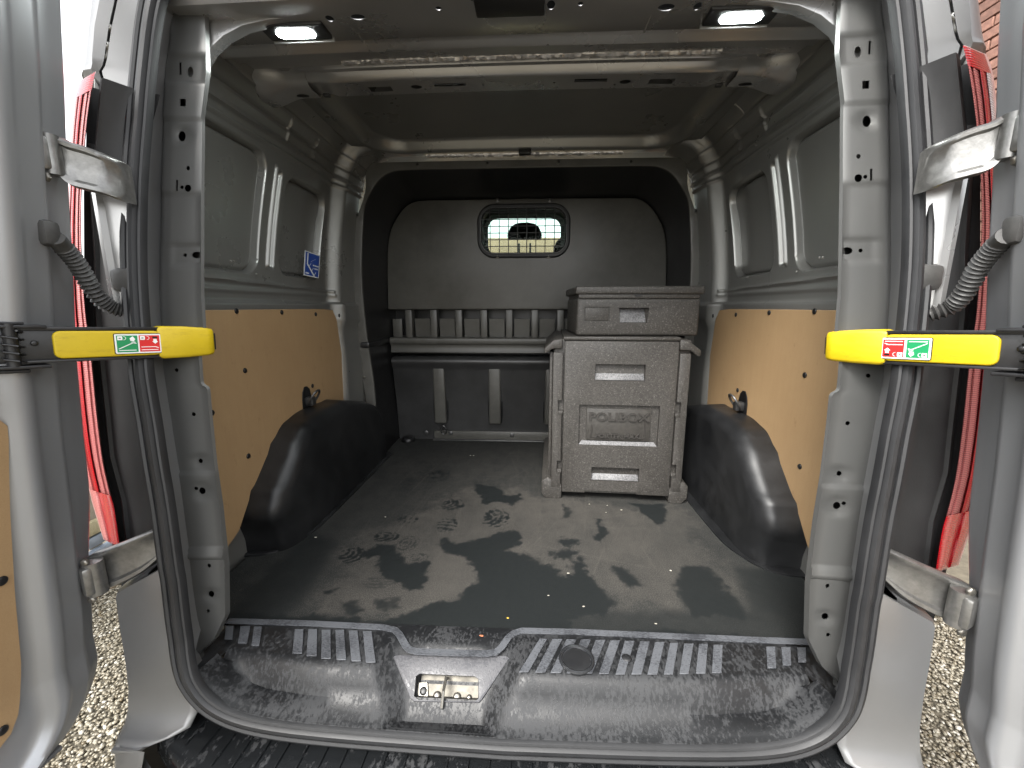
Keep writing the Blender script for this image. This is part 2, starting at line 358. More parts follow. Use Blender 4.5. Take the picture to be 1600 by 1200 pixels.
# --- weathered fence beside the van's left side
FX = -2.35
fence = empty('timber_fence', (FX, 1.5, GZ), 'weathered vertical board fence with grey metal rails beside the left door', 'fence')
def fpart(o): o.parent = fence; o.matrix_parent_inverse = Matrix.Translation((-FX, -1.5, -GZ)); return o
for k in range(30):
    y0 = -.2 + k * .155; t = rnd.uniform(-.004, .004); V, F = cube((0, 0, 0), .022, .138 + rnd.uniform(-.006, .004), .93)
    R = Matrix.Rotation(rnd.uniform(-.012, .012), 3, 'X')
    fpart(bevel_obj('board', [Vector((FX - .02 + t, y0, GZ + .62)) + R @ v for v in V], F, rnd.choice(['timber_weathered', 'timber_weathered', 'timber_pale']), None, .003, 1))
for z, mt, h in ((.52, 'rail_galvanised', .085), (.40, 'rail_galvanised', .075), (.325, 'timber_pale', .045), (-.365, 'timber_pale', .075), (-.44, 'rail_galvanised', .055), (-.53, 'rail_galvanised', .085)):
    fpart(box('rail', (FX + .02, 2, z), .03, 5.2, h, mt, None, .004))
for k in range(3): fpart(box('post', (FX - .06, .2 + k * 1.8, GZ + .62), .07, .07, 1.24, 'timber_weathered', None, .005))
bm0 = bmesh.new()
for k in range(60):
    bm = bmesh.new(); bmesh.ops.create_icosphere(bm, subdivisions=2, radius=1)
    for v in bm.verts: v.co *= 1 + rnd.uniform(-.18, .18)
    q = rnd.uniform(.03, .08); bm.transform(Matrix.Translation((FX + .16 + rnd.uniform(-.09, .12), .1 + k * .06, GZ + q * .3)) @ Matrix.Diagonal((q, q * 1.3, q * .7, 1)))
    me = bpy.data.meshes.new('t'); bm.to_mesh(me); bm.free(); bm0.from_mesh(me); bpy.data.meshes.remove(me)
me = bpy.data.meshes.new('rubble'); bm0.to_mesh(me); bm0.free(); o = link('rubble', me, 'rock', None, True, 30); o['kind'] = 'stuff'; o['label'] = 'brown rubble along the foot of the board fence'
# --- brick house wall right of the van
WX = 3.3
wall = empty('brick_wall', (WX, 2, GZ), 'tall red brown brick wall behind the right door', 'wall')
def wpart(o): o.parent = wall; o.matrix_parent_inverse = Matrix.Translation((-WX, -2, -GZ)); return o
V, F = cube((WX + .13, 2.6, GZ + 1.9), .2, 5.6, 3.8); wpart(pyd('mortar_wall', V, F, 'mortar', None, False))
bme = []
for mt in ('brick_clay', 'brick_dark', 'brick_clay'):
    V, F = cube((0, 0, 0), .05, .214, .064); o = bevel_obj('brick', V, F, mt, None, .003, 1); bme.append(o.data); bpy.data.objects.remove(o)
rest = []; nb = 0
for r in range(50):
    z = GZ + .04 + r * .075
    for k in range(25):
        y = -.05 + k * .225 + (.112 if r % 2 else 0); q = PJ(np.array([[WX, y, z]])); px, py = q[0][0], q[1][0]
        x = WX + .025 + rnd.uniform(-.003, .003)
        if 1490 < px < 1600 and -60 < py < 230 and nb < 290:
            o = bpy.data.objects.new('brick', bme[rnd.randrange(3)]); COL.objects.link(o); o.location = (x, y, z); wpart(o); nb += 1
        else: rest.append(cube((x, y, z), .05, .214, .064))
V, F = join(rest); o = wpart(pyd('brick_courses', V, F, 'brick_clay', None, False, recalc=False)); o['kind'] = 'stuff'
# --- what is seen through the windscreen: a tan boarded wall in front of the van
tw = empty('boarded_wall', (0, 8.2, GZ), 'tan boarded wall beyond the windscreen, seen through the bulkhead window', 'wall')
for k in range(7):
    o = box('board', (0, 8.2, GZ + .30 + k * .37), 9, .05, .345, 'tan_panel', tw, .01); o.matrix_parent_inverse = Matrix.Translation((0, -8.2, -GZ))
o = box('backing', (0, 8.26, GZ + 1.33), 9, .05, 2.68, 'brown_trim', tw, .0); o.matrix_parent_inverse = Matrix.Translation((0, -8.2, -GZ))
# ================================================================== THE VAN
van = empty('van', (0, 0, 0), 'silver panel van with both rear doors open and an empty rubber floored cargo bay', 'van')
ZP = [-.1, .12, .226, .4, .467, .575, .675, 1.076, 1.19, 1.33, 1.5]
YP = [.795, .823, .834, .852, .859, .873, .883, .953, .975, .998, 1.02]
Yp = lambda z: interp(z, ZP, YP)
def edge_table(px):
    out = []
    for x, y in px:
        z = .6
        for _ in range(12): p = U(x, y, Y=Yp(z)); z = p.z
        out.append((p.z, abs(p.x)))
    out.sort(); return [a for a, _ in out], [b for _, b in out]
XI_Z, XI_X = edge_table([(322, 110), (313, 183), (312, 300), (312, 460), (319, 575), (325, 650), (333, 727), (342, 790), (352, 883), (353, 962), (335, 1000), (312, 1022)])
XO_Z, XO_X = edge_table([(270, 60), (263, 110), (258, 200), (255, 350), (251, 450), (254, 560), (260, 650), (268, 722), (283, 790), (299, 883), (304, 950), (305, 1000), (304, 1024)])
Xi = lambda z: interp(z, XI_Z, XI_X)
Xo = lambda z: interp(z, XO_Z, XO_X)
# --- door seal
SEAL = [(0, -.110), (.35, -.102), (.53, -.088), (.625, -.058), (.68, -.006), (.702, .09), (.717, .24), (.738, .40), (.765, .53), (.790, .7), (.805, .92), (.797, 1.17), (.768, 1.40), (.722, 1.50), (.62, 1.56), (.4, 1.575), (0, 1.58)]
def yseal(z): return float(np.interp(z, [-.12, -.05, .02, .1, .25], [.722, .728, .738, .757, .776])) if z < .25 else Yp(z) - .062
def _re(x, z):
    if z < .05: return (x, z + .010)
    yo = interp(z, [.05, .1, .38, .52, .7, .92, 1.19, 1.457], [.745, .75, .79, .82, .85, .89, .94, .98]); r = yseal(z) / yo
    return (x * r, .815 + (z - .815) * r)
SEAL = [_re(x, z) for x, z in SEAL]
half = catmull([Vector((x, 0, z)) for x, z in SEAL], 8)
SX = [p.x for p in half if p.z < .3]; SZ = [p.z for p in half if p.z < .3]
HZ = [p.z for p in half if p.x > .60]; HX = [p.x for p in half if p.x > .60]
loop = [Vector((p.x, yseal(p.z), p.z)) for p in half] + [Vector((-p.x, yseal(p.z), p.z)) for p in half[-2:0:-1]]
prof = [(-.030, -.012), (-.030, .004), (-.027, .009), (-.020, .012), (-.015, .009), (-.0125, .003), (-.010, .008), (-.004, .016), (.003, .019), (.010, .018), (.0135, .013), (.015, .009), (.018, .012), (.022, .010), (.025, .003), (.025, -.006)]
rows = []; outer = []
n = len(loop); ctr = Vector((0, 0, .7))
for i in range(n):
    t = (loop[(i + 1) % n] - loop[i - 1]); t.y = 0; t.normalize(); out = Vector((t.z, 0, -t.x)); cc_ = loop[i] - ctr; cc_.y = 0
    if out.dot(cc_) < 0: out = -out
    outer.append((loop[i], out)); rows.append([loop[i] - out * a * .93 + Vector((0, -b * .9, 0)) for a, b in prof])
loft('door_seal', rows, 'seal_rubber', van, cr=True, ang=28)
# --- rear body surround carrying the seal: sheet around the aperture
rws = [[p + s * .012 + Vector((0, .020 + .065 * float(sm(.0, .12, p.z)), 0)) for p, s in outer], [p + s * .014 + Vector((0, .014, 0)) for p, s in outer], [p + s * .030 + Vector((0, .006, 0)) for p, s in outer], [p + s * .035 + Vector((0, .014, 0)) for p, s in outer], [p + s * .037 + Vector((0, .07, 0)) for p, s in outer]]
loft('aperture_flange', rws, 'body_paint', van, cc=True)
# --- cargo floor mat with stains (attribute painted in floor coordinates)
def vnoise(x, y, f, seed):
    rs = np.random.RandomState(seed); G = rs.rand(256, 256); X, Y = x * f + 50, y * f + 50; i, j = np.floor(X).astype(int), np.floor(Y).astype(int); u, v = X - i, Y - j
    u = u * u * (3 - 2 * u); v = v * v * (3 - 2 * v); g = lambda a, b: G[a % 256, b % 256]
    return (g(i, j) * (1 - u) + g(i + 1, j) * u) * (1 - v) + (g(i, j + 1) * (1 - u) + g(i + 1, j + 1) * u) * v
def fbm(x, y, f, seed, o=4): return sum(vnoise(x, y, f * 2 ** k, seed + k) * .5 ** k for k in range(o)) / (2 - .5 ** (o - 1))
def sdpoly(x, y, P):
    d = np.full(x.shape, 1e9); inside = np.zeros(x.shape, bool); n = len(P)
    for i in range(n):
        ax, ay = P[i]; bx, by = P[(i + 1) % n]; ex, ey = bx - ax, by - ay; t = np.clip(((x - ax) * ex + (y - ay) * ey) / (ex * ex + ey * ey + 1e-12), 0, 1)
        d = np.minimum(d, np.hypot(x - ax - t * ex, y - ay - t * ey)); c = ((ay > y) != (by > y)) & (x < (bx - ax) * (y - ay) / (by - ay + 1e-12) + ax); inside ^= c
    return np.where(inside, -d, d)
def c1(L): return [tuple(U(480 + a / 4.068, 690 + b / 4.068, Z=0)[:2]) for a, b in L]
def c2(L): return [tuple(U(840 + a / 3.636, 760 + b / 3.636, Z=0)[:2]) for a, b in L]
def build_mat():
    st = .0034; xs = np.arange(-.885, .8851, st); ys = np.arange(.932, 2.52, st); X, Y = np.meshgrid(xs, ys)
    n1 = fbm(X, Y, 14, 1); n2 = fbm(X, Y, 60, 9); n3 = fbm(X, Y, 5, 21); n4 = fbm(X, Y * .35, 40, 31); n5 = fbm(X, Y, 190, 41, 2)
    wob = (n1 - .5) * .07 + (n2 - .5) * .055 + (n5 - .5) * .022
    px, py = PJ(np.stack([X.ravel(), Y.ravel(), X.ravel() * 0], 1)); px = px.reshape(X.shape); py = py.reshape(X.shape)
    L1 = c1([(100, 1090), (60, 960), (250, 840), (200, 700), (420, 560), (820, 420), (1000, 300), (1350, 300), (1546, 380), (1546, 800), (1100, 1010), (620, 1130)])
    L2 = c2([(-30, 80), (120, 60), (560, 130), (740, 100), (860, 200), (900, 330), (1040, 450), (1100, 560), (1160, 660), (800, 700), (640, 640), (480, 680), (250, 560), (-30, 520)])
    dust = .20 + .8 * np.maximum(sm(.05, -.05, sdpoly(X, Y, L1) + wob * 1.6), sm(.05, -.04, sdpoly(X, Y, L2) + wob * 1.6) * .9)
    dust *= .55 + .75 * n3 + .35 * (n4 - .5)
    dust += .28 * np.exp(-((Y - 1.9) / .35) ** 2) * n3 * (n4 > .4)
    wet = np.zeros_like(X)
    def W_(P, w=1.0, soft=.011, nz=1.0):
        nonlocal wet
        q_ = sdpoly(X, Y, P) + wob * .6 * nz; wet = np.maximum(wet, w * (.5 * sm(soft, -soft, q_) + .5 * sm(.03, -.025, q_)))
    W_(c1([(850, 650), (870, 618), (925, 625), (940, 655), (1060, 630), (1180, 590), (1330, 555), (1355, 600), (1345, 660), (1260, 690), (1340, 700), (1440, 740), (1560, 800), (1700, 900), (1700, 1300), (600, 1300), (600, 1110), (800, 1030), (960, 1000), (1000, 940), (1080, 880), (1060, 790), (1000, 740), (900, 710)]), .9)
    W_(c1([(400, 680), (440, 655), (550, 650), (560, 700), (620, 740), (640, 770), (780, 765), (760, 880), (720, 930), (640, 920), (560, 890), (500, 860), (450, 800), (440, 740), (370, 740), (330, 720)]), .95)
    W_(c1([(1075, 275), (1200, 285), (1250, 310), (1245, 340), (1350, 335), (1370, 370), (1300, 400), (1230, 370), (1150, 400), (1090, 400), (1100, 350), (1080, 320)]), .95)
    W_(c1([(210, 1020), (330, 1010), (350, 1070), (290, 1110), (230, 1090)]), .75, .012); W_(c1([(430, 1010), (580, 1000), (590, 1050), (500, 1090), (440, 1070)]), .7, .012)
    W_(c1([(110, 950), (180, 935), (170, 970), (120, 975)]), .8, .008)
    W_(c2([(0, 440), (130, 500), (210, 490), (190, 460), (225, 400), (275, 405), (275, 500), (330, 555), (400, 600), (470, 660), (380, 730), (200, 760), (-60, 760), (-60, 430)]), .95)
    W_(c2([(500, 90), (600, 100), (720, 95), (715, 190), (680, 215), (600, 170), (570, 120)]), .9); W_(c2([(110, 295), (165, 290), (250, 305), (235, 325), (170, 335), (120, 320)]), .95)
    W_(c2([(320, 180), (365, 185), (360, 220), (405, 270), (350, 305), (315, 290), (335, 240)]), .9); W_(c2([(80, 375), (150, 355), (235, 375), (150, 415), (95, 400)]), .8, .008); W_(c2([(150, 100), (190, 150), (180, 190), (140, 180)]), .7, .01)
    W_(c2([(390, 440), (490, 450), (560, 520), (600, 570), (520, 575), (430, 520)]), .8, .014); W_(c2([(790, 440), (980, 450), (1040, 520), (1100, 600), (1170, 650), (1200, 760), (860, 760), (780, 600)]), .75, .015)
    W_(c2([(-100, 700), (1600, 700), (1600, 900), (-100, 900)]), .55, .03); W_(c2([(1120, 460), (1560, 460), (1560, 760), (1200, 740)]), .6, .04)
    W_([(-.775, .93), (-.60, .93), (-.58, 1.05), (-.62, 1.3), (-.775, 1.4)], .6, .05)
    W_([(-.775, .93), (.775, .93), (.775, .95), (-.775, .955)], .9, .012)
    # wet boot prints with tread
    for (cx, cy, rx, ry, rot, kind, st_) in ((650, 252, 55, 30, -.15, 1, .8), (835, 215, 85, 42, .15, 2, .85), (930, 400, 82, 38, -.25, 2, .95), (890, 525, 72, 50, 0, 1, .9), (1200, 485, 95, 58, -.1, 2, .95), (635, 495, 85, 24, .1, 3, .8), (500, 605, 92, 34, -.15, 2, .9), (640, 645, 80, 52, .1, 4, .6), (705, 735, 75, 30, .1, 4, .6), (285, 722, 92, 58, -.45, 2, .85), (450, 895, 110, 48, .05, 1, .5)):
        c = U(480 + cx / 4.068, 690 + cy / 4.068, Z=0); e = U(480 + (cx + rx) / 4.068, 690 + cy / 4.068, Z=0); f = U(480 + cx / 4.068, 690 + (cy - ry) / 4.068, Z=0)
        ax, ay = abs(e.x - c.x), abs(f.y - c.y); dx, dy = (X - c.x) / ax, (Y - c.y) / ay; ca, sa = math.cos(rot), math.sin(rot); u, v = dx * ca + dy * sa, -dx * sa + dy * ca
        q = np.hypot(u, v) + (n2 - .5) * .5
        if kind == 1: tr = np.sin(v * 16 + n1 * 9 + n2 * 3)
        elif kind == 2: tr = np.sin(np.hypot(u * .7 + .9, v) * 22 + n1 * 14 + n2 * 3) + .25
        elif kind == 3: tr = np.sin(u * 15 + n1 * 7) - .2
        else: tr = np.sin(np.hypot(u + .2, v * .9) * 21 + n1 * 9 + n2 * 2)
        wet = np.maximum(wet, st_ * sm(1.05, .85, q) * sm(-.3, .4, tr + (n2 - .5) * 5.0 + (n5 - .5) * 3.0))
    scr = 0
    rs = np.random.RandomState(3)
    for k in range(60):
        a = rs.uniform(-.4, .4) + (1.4 if k % 4 else 0); x0, y0 = rs.uniform(-.6, .6), rs.uniform(1.1, 2.3); L = rs.uniform(.05, .4); ex, ey = math.cos(a), math.sin(a); t = np.clip((X - x0) * ex + (Y - y0) * ey, 0, L)
        scr = np.maximum(scr, rs.uniform(.15, .4) * sm(.004, .0, np.hypot(X - x0 - t * ex, Y - y0 - t * ey)))
    dust = np.clip(dust * .86 + scr, 0, 1) * sm(.90, .70, np.abs(X))
    Z = (n2 - .5) * .0008
    V = np.stack([X, Y, Z], 2).reshape(-1, 3); nr, nc = X.shape; idx = np.arange(nr * nc).reshape(nr, nc)
    Fc = np.stack([idx[:-1, :-1], idx[:-1, 1:], idx[1:, 1:], idx[1:, :-1]], 2).reshape(-1, 4)
    me = bpy.data.meshes.new('cargo_mat'); me.vertices.add(len(V)); me.vertices.foreach_set('co', V.ravel()); me.loops.add(Fc.size); me.loops.foreach_set('vertex_index', Fc.ravel())
    me.polygons.add(len(Fc)); me.polygons.foreach_set('loop_start', np.arange(0, Fc.size, 4)); me.polygons.foreach_set('loop_total', np.full(len(Fc), 4)); me.update(calc_edges=True); me.polygons.foreach_set('use_smooth', [True] * len(Fc))
    ca = me.attributes.new('dirt', 'FLOAT_COLOR', 'POINT'); ca.data.foreach_set('color', np.stack([dust.ravel(), wet.ravel(), wet.ravel() * 0, wet.ravel() * 0 + 1], 1).astype('f').ravel())
    me.materials.append(M('mat_rubber')); o = bpy.data.objects.new('cargo_mat', me); COL.objects.link(o); o.parent = van
build_mat()
pyd('floor_pan', [(-.95, .94, -.03), (.95, .94, -.03), (.95, 2.62, -.03), (-.95, 2.62, -.03)], [(0, 1, 2, 3)], 'interior_paint', van, False)
# --- side walls: section (x,z) from floor to roof, offset field for the pressings
SEC = catmull([Vector(p + (0,)) for p in ((.897, -.03), (.897, .3), (.897, .62), (.894, .80), (.890, .95), (.880, 1.08), (.865, 1.20), (.848, 1.31), (.836, 1.37), (.818, 1.42), (.800, 1.46), (.775, 1.50), (.73, 1.53), (.66, 1.55))], 12)
secx = np.array([p.x for p in SEC]); secz = np.array([p.y for p in SEC])
arc = np.concatenate([[0], np.cumsum(np.hypot(np.diff(secx), np.diff(secz)))])
def side_wall(s):
    sv = np.concatenate([np.arange(0, .78, .05), np.arange(.78, arc[-1], .0045)]); yv = np.concatenate([np.arange(.93, 1.0, .03), np.arange(1.0, 1.39, .010), np.arange(1.39, 1.57, .0025), np.arange(1.57, 1.83, .008), np.arange(1.83, 2.0, .003), np.arange(2.0, 2.125, .0065)])
    X0 = np.interp(sv, arc, secx); Z0 = np.interp(sv, arc, secz); tx = np.gradient(X0, sv); tz = np.gradient(Z0, sv); nx, nz = -tz, tx
    ln = np.hypot(nx, nz); nx /= ln; nz /= ln
    YY, SS = np.meshgrid(yv, sv); ZZ = np.interp(SS, arc, secz); VV = YY.copy(); YY = VV + .15 * (ZZ - .95) * sm(.98, 1.25, VV) * sm(1.99, 1.88, VV)
    off = np.zeros_like(YY)
    yl = np.where((VV > 1.25) & (VV < 1.88), VV, YY - (ZZ - .95) * .15)
    def recess(y0, y1, z0, z1, r, d, w=.007):
        q = sdrr(yl, ZZ, y0, y1, z0, z1, r); return -d * sm(w * .5, -w * .5, q) - .5 * d * np.exp(-((q + .007) / .004) ** 2)
    off += recess(.80, 1.425, .925, 1.322, .06, .020)
    off += recess(1.545, 1.865, .935, 1.290, .055, .024)
    off += .010 * np.exp(-((yl - 1.470) / .0048) ** 2) * sm(.945, .96, ZZ) * sm(1.31, 1.295, ZZ)
    off += recess(1.480, 1.515, .95, 1.29, .012, .010)
    yk = YY - .05 * np.clip(ZZ - .9, -.8, .6); off += -.018 * sm(1.72, 1.90, yk) * sm(.5, .8, ZZ) + .054 * sm(1.918, 1.975, yk) + .008 * sm(2.0, 2.10, YY)          # pillar beside the bulkhead turns inwards
    off += .007 * np.exp(-((ZZ - .893 + .02 * (YY - 1.5)) / .005) ** 2) * (YY < 1.95) + .005 * np.exp(-((ZZ - .868) / .007) ** 2) * (YY < 1.95) + .018 * sm(.838, .826, ZZ) * sm(.70, .76, ZZ)
    off += .010 * np.exp(-((ZZ - 1.352) / .005) ** 2) + .012 * np.exp(-((ZZ - 1.385) / .006) ** 2) - .008 * sm(.010, 0, np.abs(ZZ - 1.43)) * (YY > 1.1)
    off += .005 * np.exp(-((ZZ - 1.475) / .004) ** 2)
    off += .0015 * np.sin(YY * 21) * sm(1.30, 1.34, ZZ)
    for yb in (1.16, 1.56, 1.74): off += .009 * np.exp(-((YY - yb) / .006) ** 2) * sm(1.385, 1.40, ZZ) * sm(1.475, 1.455, ZZ)
    XX = np.interp(SS, arc, secx) + off * nx[:, None]; ZZ2 = ZZ + off * nz[:, None]
    V = np.stack([XX * s, YY, ZZ2], 2).reshape(-1, 3)
    o = pyd('side_wall', V.tolist(), grid_faces(len(sv), len(yv)), 'wall_paint', van, True, 60, recalc=False)
    solid(o, .002, 0)
for s in (-1, 1): side_wall(s)
for px, py, xx, r in ((337, 168, .846, .006), (366, 188, .848, .004), (464, 187, .80, .006), (495, 274, .855, .004), (360, 408, .886, .004), (365, 408, .886, .003), (400, 428, .886, .004), (476, 436, .886, .004)):
    p = U(px, py, X=-xx)
    for s in (-1, 1): disc('panel_plug', (s * xx, p.y, p.z), (-s, 0, 0), r, .003, 'sealed_paint', van, 10)
# --- hardboard linings with clips
def lining(s):
    P = [(1.155, .125), (1.0, .055), (1.0, .806), (1.80, .806), (1.885, .80), (1.915, .76), (1.93, .66), (1.955, .5), (1.98, .40), (2.0, .25), (1.98, .20), (1.215, .20)]
    o = prism('side_board', [Vector((s * .862, y, z)) for y, z in P], (s * .004, 0, 0), 'hardboard', van, .001, 1)
    for (x, y) in ((369.3, 486), (440, 488), (493, 491), (530, 493), (382.6, 579), (387.8, 712.7), (488, 603), (546, 589), (331, 645)):
        p = U(x, y, X=-.862); disc('clip', (s * .862, p.y, p.z), (-s, 0, 0), .0085, .004, 'clip_plastic', o)
for s in (-1, 1): lining(s)
# --- wheel arch liners
def arch(s):
    prof = [(1.222, 0.0), (1.212, .05), (1.198, .10), (1.184, .145), (1.206, .198), (1.278, .268), (1.402, .380), (1.470, .404), (1.55, .416), (1.68, .414), (1.78, .406), (1.92, .372), (2.047, .333), (2.12, .295), (2.17, .22), (2.19, .1), (2.20, 0.0)]
    A = catmull([Vector((0, y, z)) for y, z in prof], 5); cen = Vector((0, 1.66, 0)); rows = []
    def put(p, x, inn, yadd):
        d = Vector((0, p.y - cen.y, p.z)); d.normalize(); q = Vector((0, p.y, p.z)) - d * inn; q.y += yadd
        for yc, hh in ((1.228, .008), (1.350, .008), (1.75, .005)): q += d * hh * math.exp(-((p.y - yc) / .013) ** 4)
        return Vector((s * x, q.y, max(q.z, 0.0)))
    N_ = 22
    for k in range(N_):
        t = k / (N_ - 1)
        if t < .42: u = t / .42; x = .930 - (.930 - .805) * u; inn = .004 * u; ya = .02 * u
        else: a = (t - .42) / .58 * math.pi / 2; x = .805 - .053 * math.sin(a); inn = .004 + .050 * (1 - math.cos(a)); ya = .02 + .07 * (1 - math.cos(a))
        rows.append([put(p, x, inn, ya * sm(.30, .05, p.z) * (p.y < 1.5)) for p in A])
    last = rows[-1]
    for f in (.8, .55, .3, .02): rows.append([Vector((p.x + s * -.004 * (1 - f), 1.70 + (p.y - 1.70) * f, p.z * f)) for p in last])
    o = loft('wheel_arch_liner', rows, 'liner_plastic', van, ang=50)
    fl = catmull([Vector(p) for p in ((s * .93, 1.215, .0), (s * .85, 1.222, .0), (s * .805, 1.25, .0), (s * .775, 1.305, .0), (s * .752, 1.40, .0), (s * .746, 1.7, .0), (s * .746, 2.2, .0))], 6)
    loft('liner_lip', sweep(fl, [(-.03, -.001), (-.03, .005), (.006, .009), (.011, .006), (.012, -.001)], Vector((0, 0, 1))), 'liner_plastic', o, cc=True)
    # lashing ring in its pocket
    c = Vector((s * .862, 1.60, .455))
    pr = [Vector((s * .8605, 1.60 + a, .455 + b)) for a, b in ((-.034, -.06), (.034, -.06), (.034, .0), (.026, .03), (.008, .045), (-.012, .045), (-.028, .025), (-.034, 0))]
    prism('ring_pocket', pr, (-s * .003, 0, 0), 'clip_plastic', o, .001, 1)
    box('ring_mount', (s * .845, 1.60, .44), .035, .03, .035, 'bolt_steel', o, .006)
    rp = [Vector((s * (.828 - .03 * math.sin(a) * .6), 1.60 + .028 * math.cos(a), .455 + .030 * math.sin(a))) for a in np.linspace(0, 2 * math.pi, 20, endpoint=False)]
    tube('lashing_ring', rp, .0045, 'bolt_steel', o, 8, Vector((1, 0, .01)), True)
for s in (-1, 1): arch(s)
# --- rear pillars
def pillar(s):
    zs = np.arange(-.035, 1.52, .0055); rows = []
    HC = [(.738, 1.192, .024), (.706, .467, .022), (.703, .399, .027), (.692, .155, .02)]
    for z in zs:
        y = Yp(z); xi = Xi(z); k = 0
        # overlaps of the pressed panels: each lower one a little prouder
        if z < .427 + .25 * (.72 - xi): k -= .0035
        if z < .255: k -= .003
        if .240 < z < .262: k -= .004
        if 1.225 < z: k -= .0035
        notch = .014 * sm(.012, 0, abs(z - .69) - .045)
        xi2 = xi + notch
        so_ = interp(z, HZ, HX) - .022; ys = yseal(z)
        xo = max(Xo(z), xi2 + .012)
        sec = [(xo + .075, y + .020), (xo + .050, y + .026), (xo + .030, y + .024), (xo + .014, y + .012), (xo + .003, y + .002), (xo - .005, y)]
        for f in (.8, .65, .5, .36, .22, .1): sec.append((xi2 + (xo - xi2) * f, y + (1 - f) * .006))
        sec += [(xi2 + .002, y + .007), (xi2, y + .011), (xi2 + .004, y + .014), (xi2 + .012, y + .018), (xi2 + .06, y + .055), (.84, y + .10), (.90, y + .12)]
        row = []
        for i, (x, yy) in enumerate(sec):
            if 4 <= i <= 12: yy += k
            for hx, hz, hr in HC:
                d = math.hypot(x - hx, z - hz)
                if i >= 4 and d < hr: yy += .0045 * sm(hr, hr * .55, d)
            if 4 <= i <= 11:
                for zc, dd in ((1.062, .006), (.93, .004)): yy += dd * sm(.028, .02, abs(z - zc)) * sm(xo - .004, xo - .014, x) if zc < 1 else dd * sm(1.068, 1.062, z) * sm(.0, 1, 1) * .6
                yy += .006 * sm(.035, .022, abs(z - 1.335)) * sm(xo, xo - .012, x)
            row.append(Vector((s * x, yy, z)))
        rows.append(row)
    o = loft('rear_pillar', rows, 'silver_paint_dimmed', van, ang=42)
    solid(o, .0016, 1 if s > 0 else 1)
    C = []
    for x, z, rx, rz in ((.716, 1.331, .0065, .0115), (.738, 1.192, .008, .0115), (.720, 1.12, .0042, .005), (.720, 1.076, .0075, .008), (.733, 1.078, .004, .004), (.706, .93, .011, .0075), (.732, .93, .004, .004),
                         (.748, .675, .0045, .0045), (.715, .575, .0045, .0045), (.706, .467, .0052, .0055), (.703, .399, .0075, .008), (.716, .405, .0042, .0042), (.69, .226, .004, .005), (.692, .155, .0068, .0075), (.698, .117, .004, .0045)):
        C.append(cyl((s * x, Yp(z), z), 'y', rx, rz, .05, 16))
    C.append(cube((s * .729, Yp(1.262), 1.262), .013, .05, .016)); C.append(cube((s * .738, Yp(1.34), 1.338), .0045, .05, .026)); C.append(cube((s * .744, Yp(1.08), 1.082), .0045, .05, .024))
    cut(o, C)
    return o
for s in (-1, 1): pillar(s)
for s in (-1, 1):   # near-black sheet painting the shade of the hollow behind the pillar faces
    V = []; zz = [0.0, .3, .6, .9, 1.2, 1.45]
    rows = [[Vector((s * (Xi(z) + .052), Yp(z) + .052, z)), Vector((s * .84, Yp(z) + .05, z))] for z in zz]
    loft('pillar_hole_shade', rows, 'hole_shade', van, smooth=False)
# corner gussets between pillar and header, with the teardrop hole
for s in (-1, 1):
    P = [(.83, 1.40), (.752, 1.38), (.748, 1.30), (.742, 1.22), (.734, 1.22), (.726, 1.30), (.710, 1.35), (.685, 1.388), (.65, 1.416), (.605, 1.436), (.55, 1.446), (.50, 1.450), (.50, 1.475), (.83, 1.53)]
    V = [Vector((s * x, Yp(z) + .020, z)) for x, z in P]
    o = prism('corner_gusset', V, (0, .030, 0), 'interior_paint', van, .003, 2)
    cut(o, [cyl((s * .700, 1.04, 1.412), 'y', .026, .012, .10, 18, rot=s * -.9)])
# --- roof: rear header, ribs, bow, skin as one pressed sheet swept across the van
def crown(x): return .016 * (1 - (x / .8) ** 2)
hdr = [(.965, 1.47), (.985, 1.448), (1.0, 1.446), (1.06, 1.447), (1.128, 1.450), (1.136, 1.455), (1.140, 1.472), (1.150, 1.483), (1.188, 1.487), (1.203, 1.481), (1.210, 1.474), (1.217, 1.472), (1.224, 1.475), (1.232, 1.486), (1.275, 1.490), (1.282, 1.498), (1.33, 1.502)]
xs = np.linspace(-.79, .79, 65)
o = loft('roof_header', [[Vector((x, y, z + crown(x) * .4)) for y, z in hdr] for x in xs], 'interior_paint', van, ang=32)
solid(o, .0016, 0)
C = []
for px, py, rx, ry in ((559, 26, .016, .009), (685, 13, .007, .006), (861, 8, .009, .014), (907, 6, .006, .006), (1041, 11, .018, .011), (515, 28, .009, .01), (1090, 9, .008, .012)):
    p = U(px, py, Z=1.452); C.append(cyl(p, 'z', rx * 1.0, ry * 1.05, .06, 18))
cut(o, C); o.data.materials.clear(); o.data.materials.append(M('interior_paint'))
pyd('header_hole_shade', [(-.6, .99, 1.50), (.6, .99, 1.50), (.6, 1.13, 1.50), (-.6, 1.13, 1.50)], [(0, 1, 2, 3)], 'hole_shade', van, False)  # dark sheet painting the shade inside the header holes
for sx in (-.37, .31):   # seams pressed across the header
    V, F = cube((sx, 1.07, 1.4545), .004, .13, .005); bevel_obj('header_seam', V, F, 'interior_paint', van, .001, 1)
p = U(797, 12, Z=1.44); box('latch_bracket', (p.x, 1.0, 1.446), .148, .06, .03, 'black_plastic', van, .004)
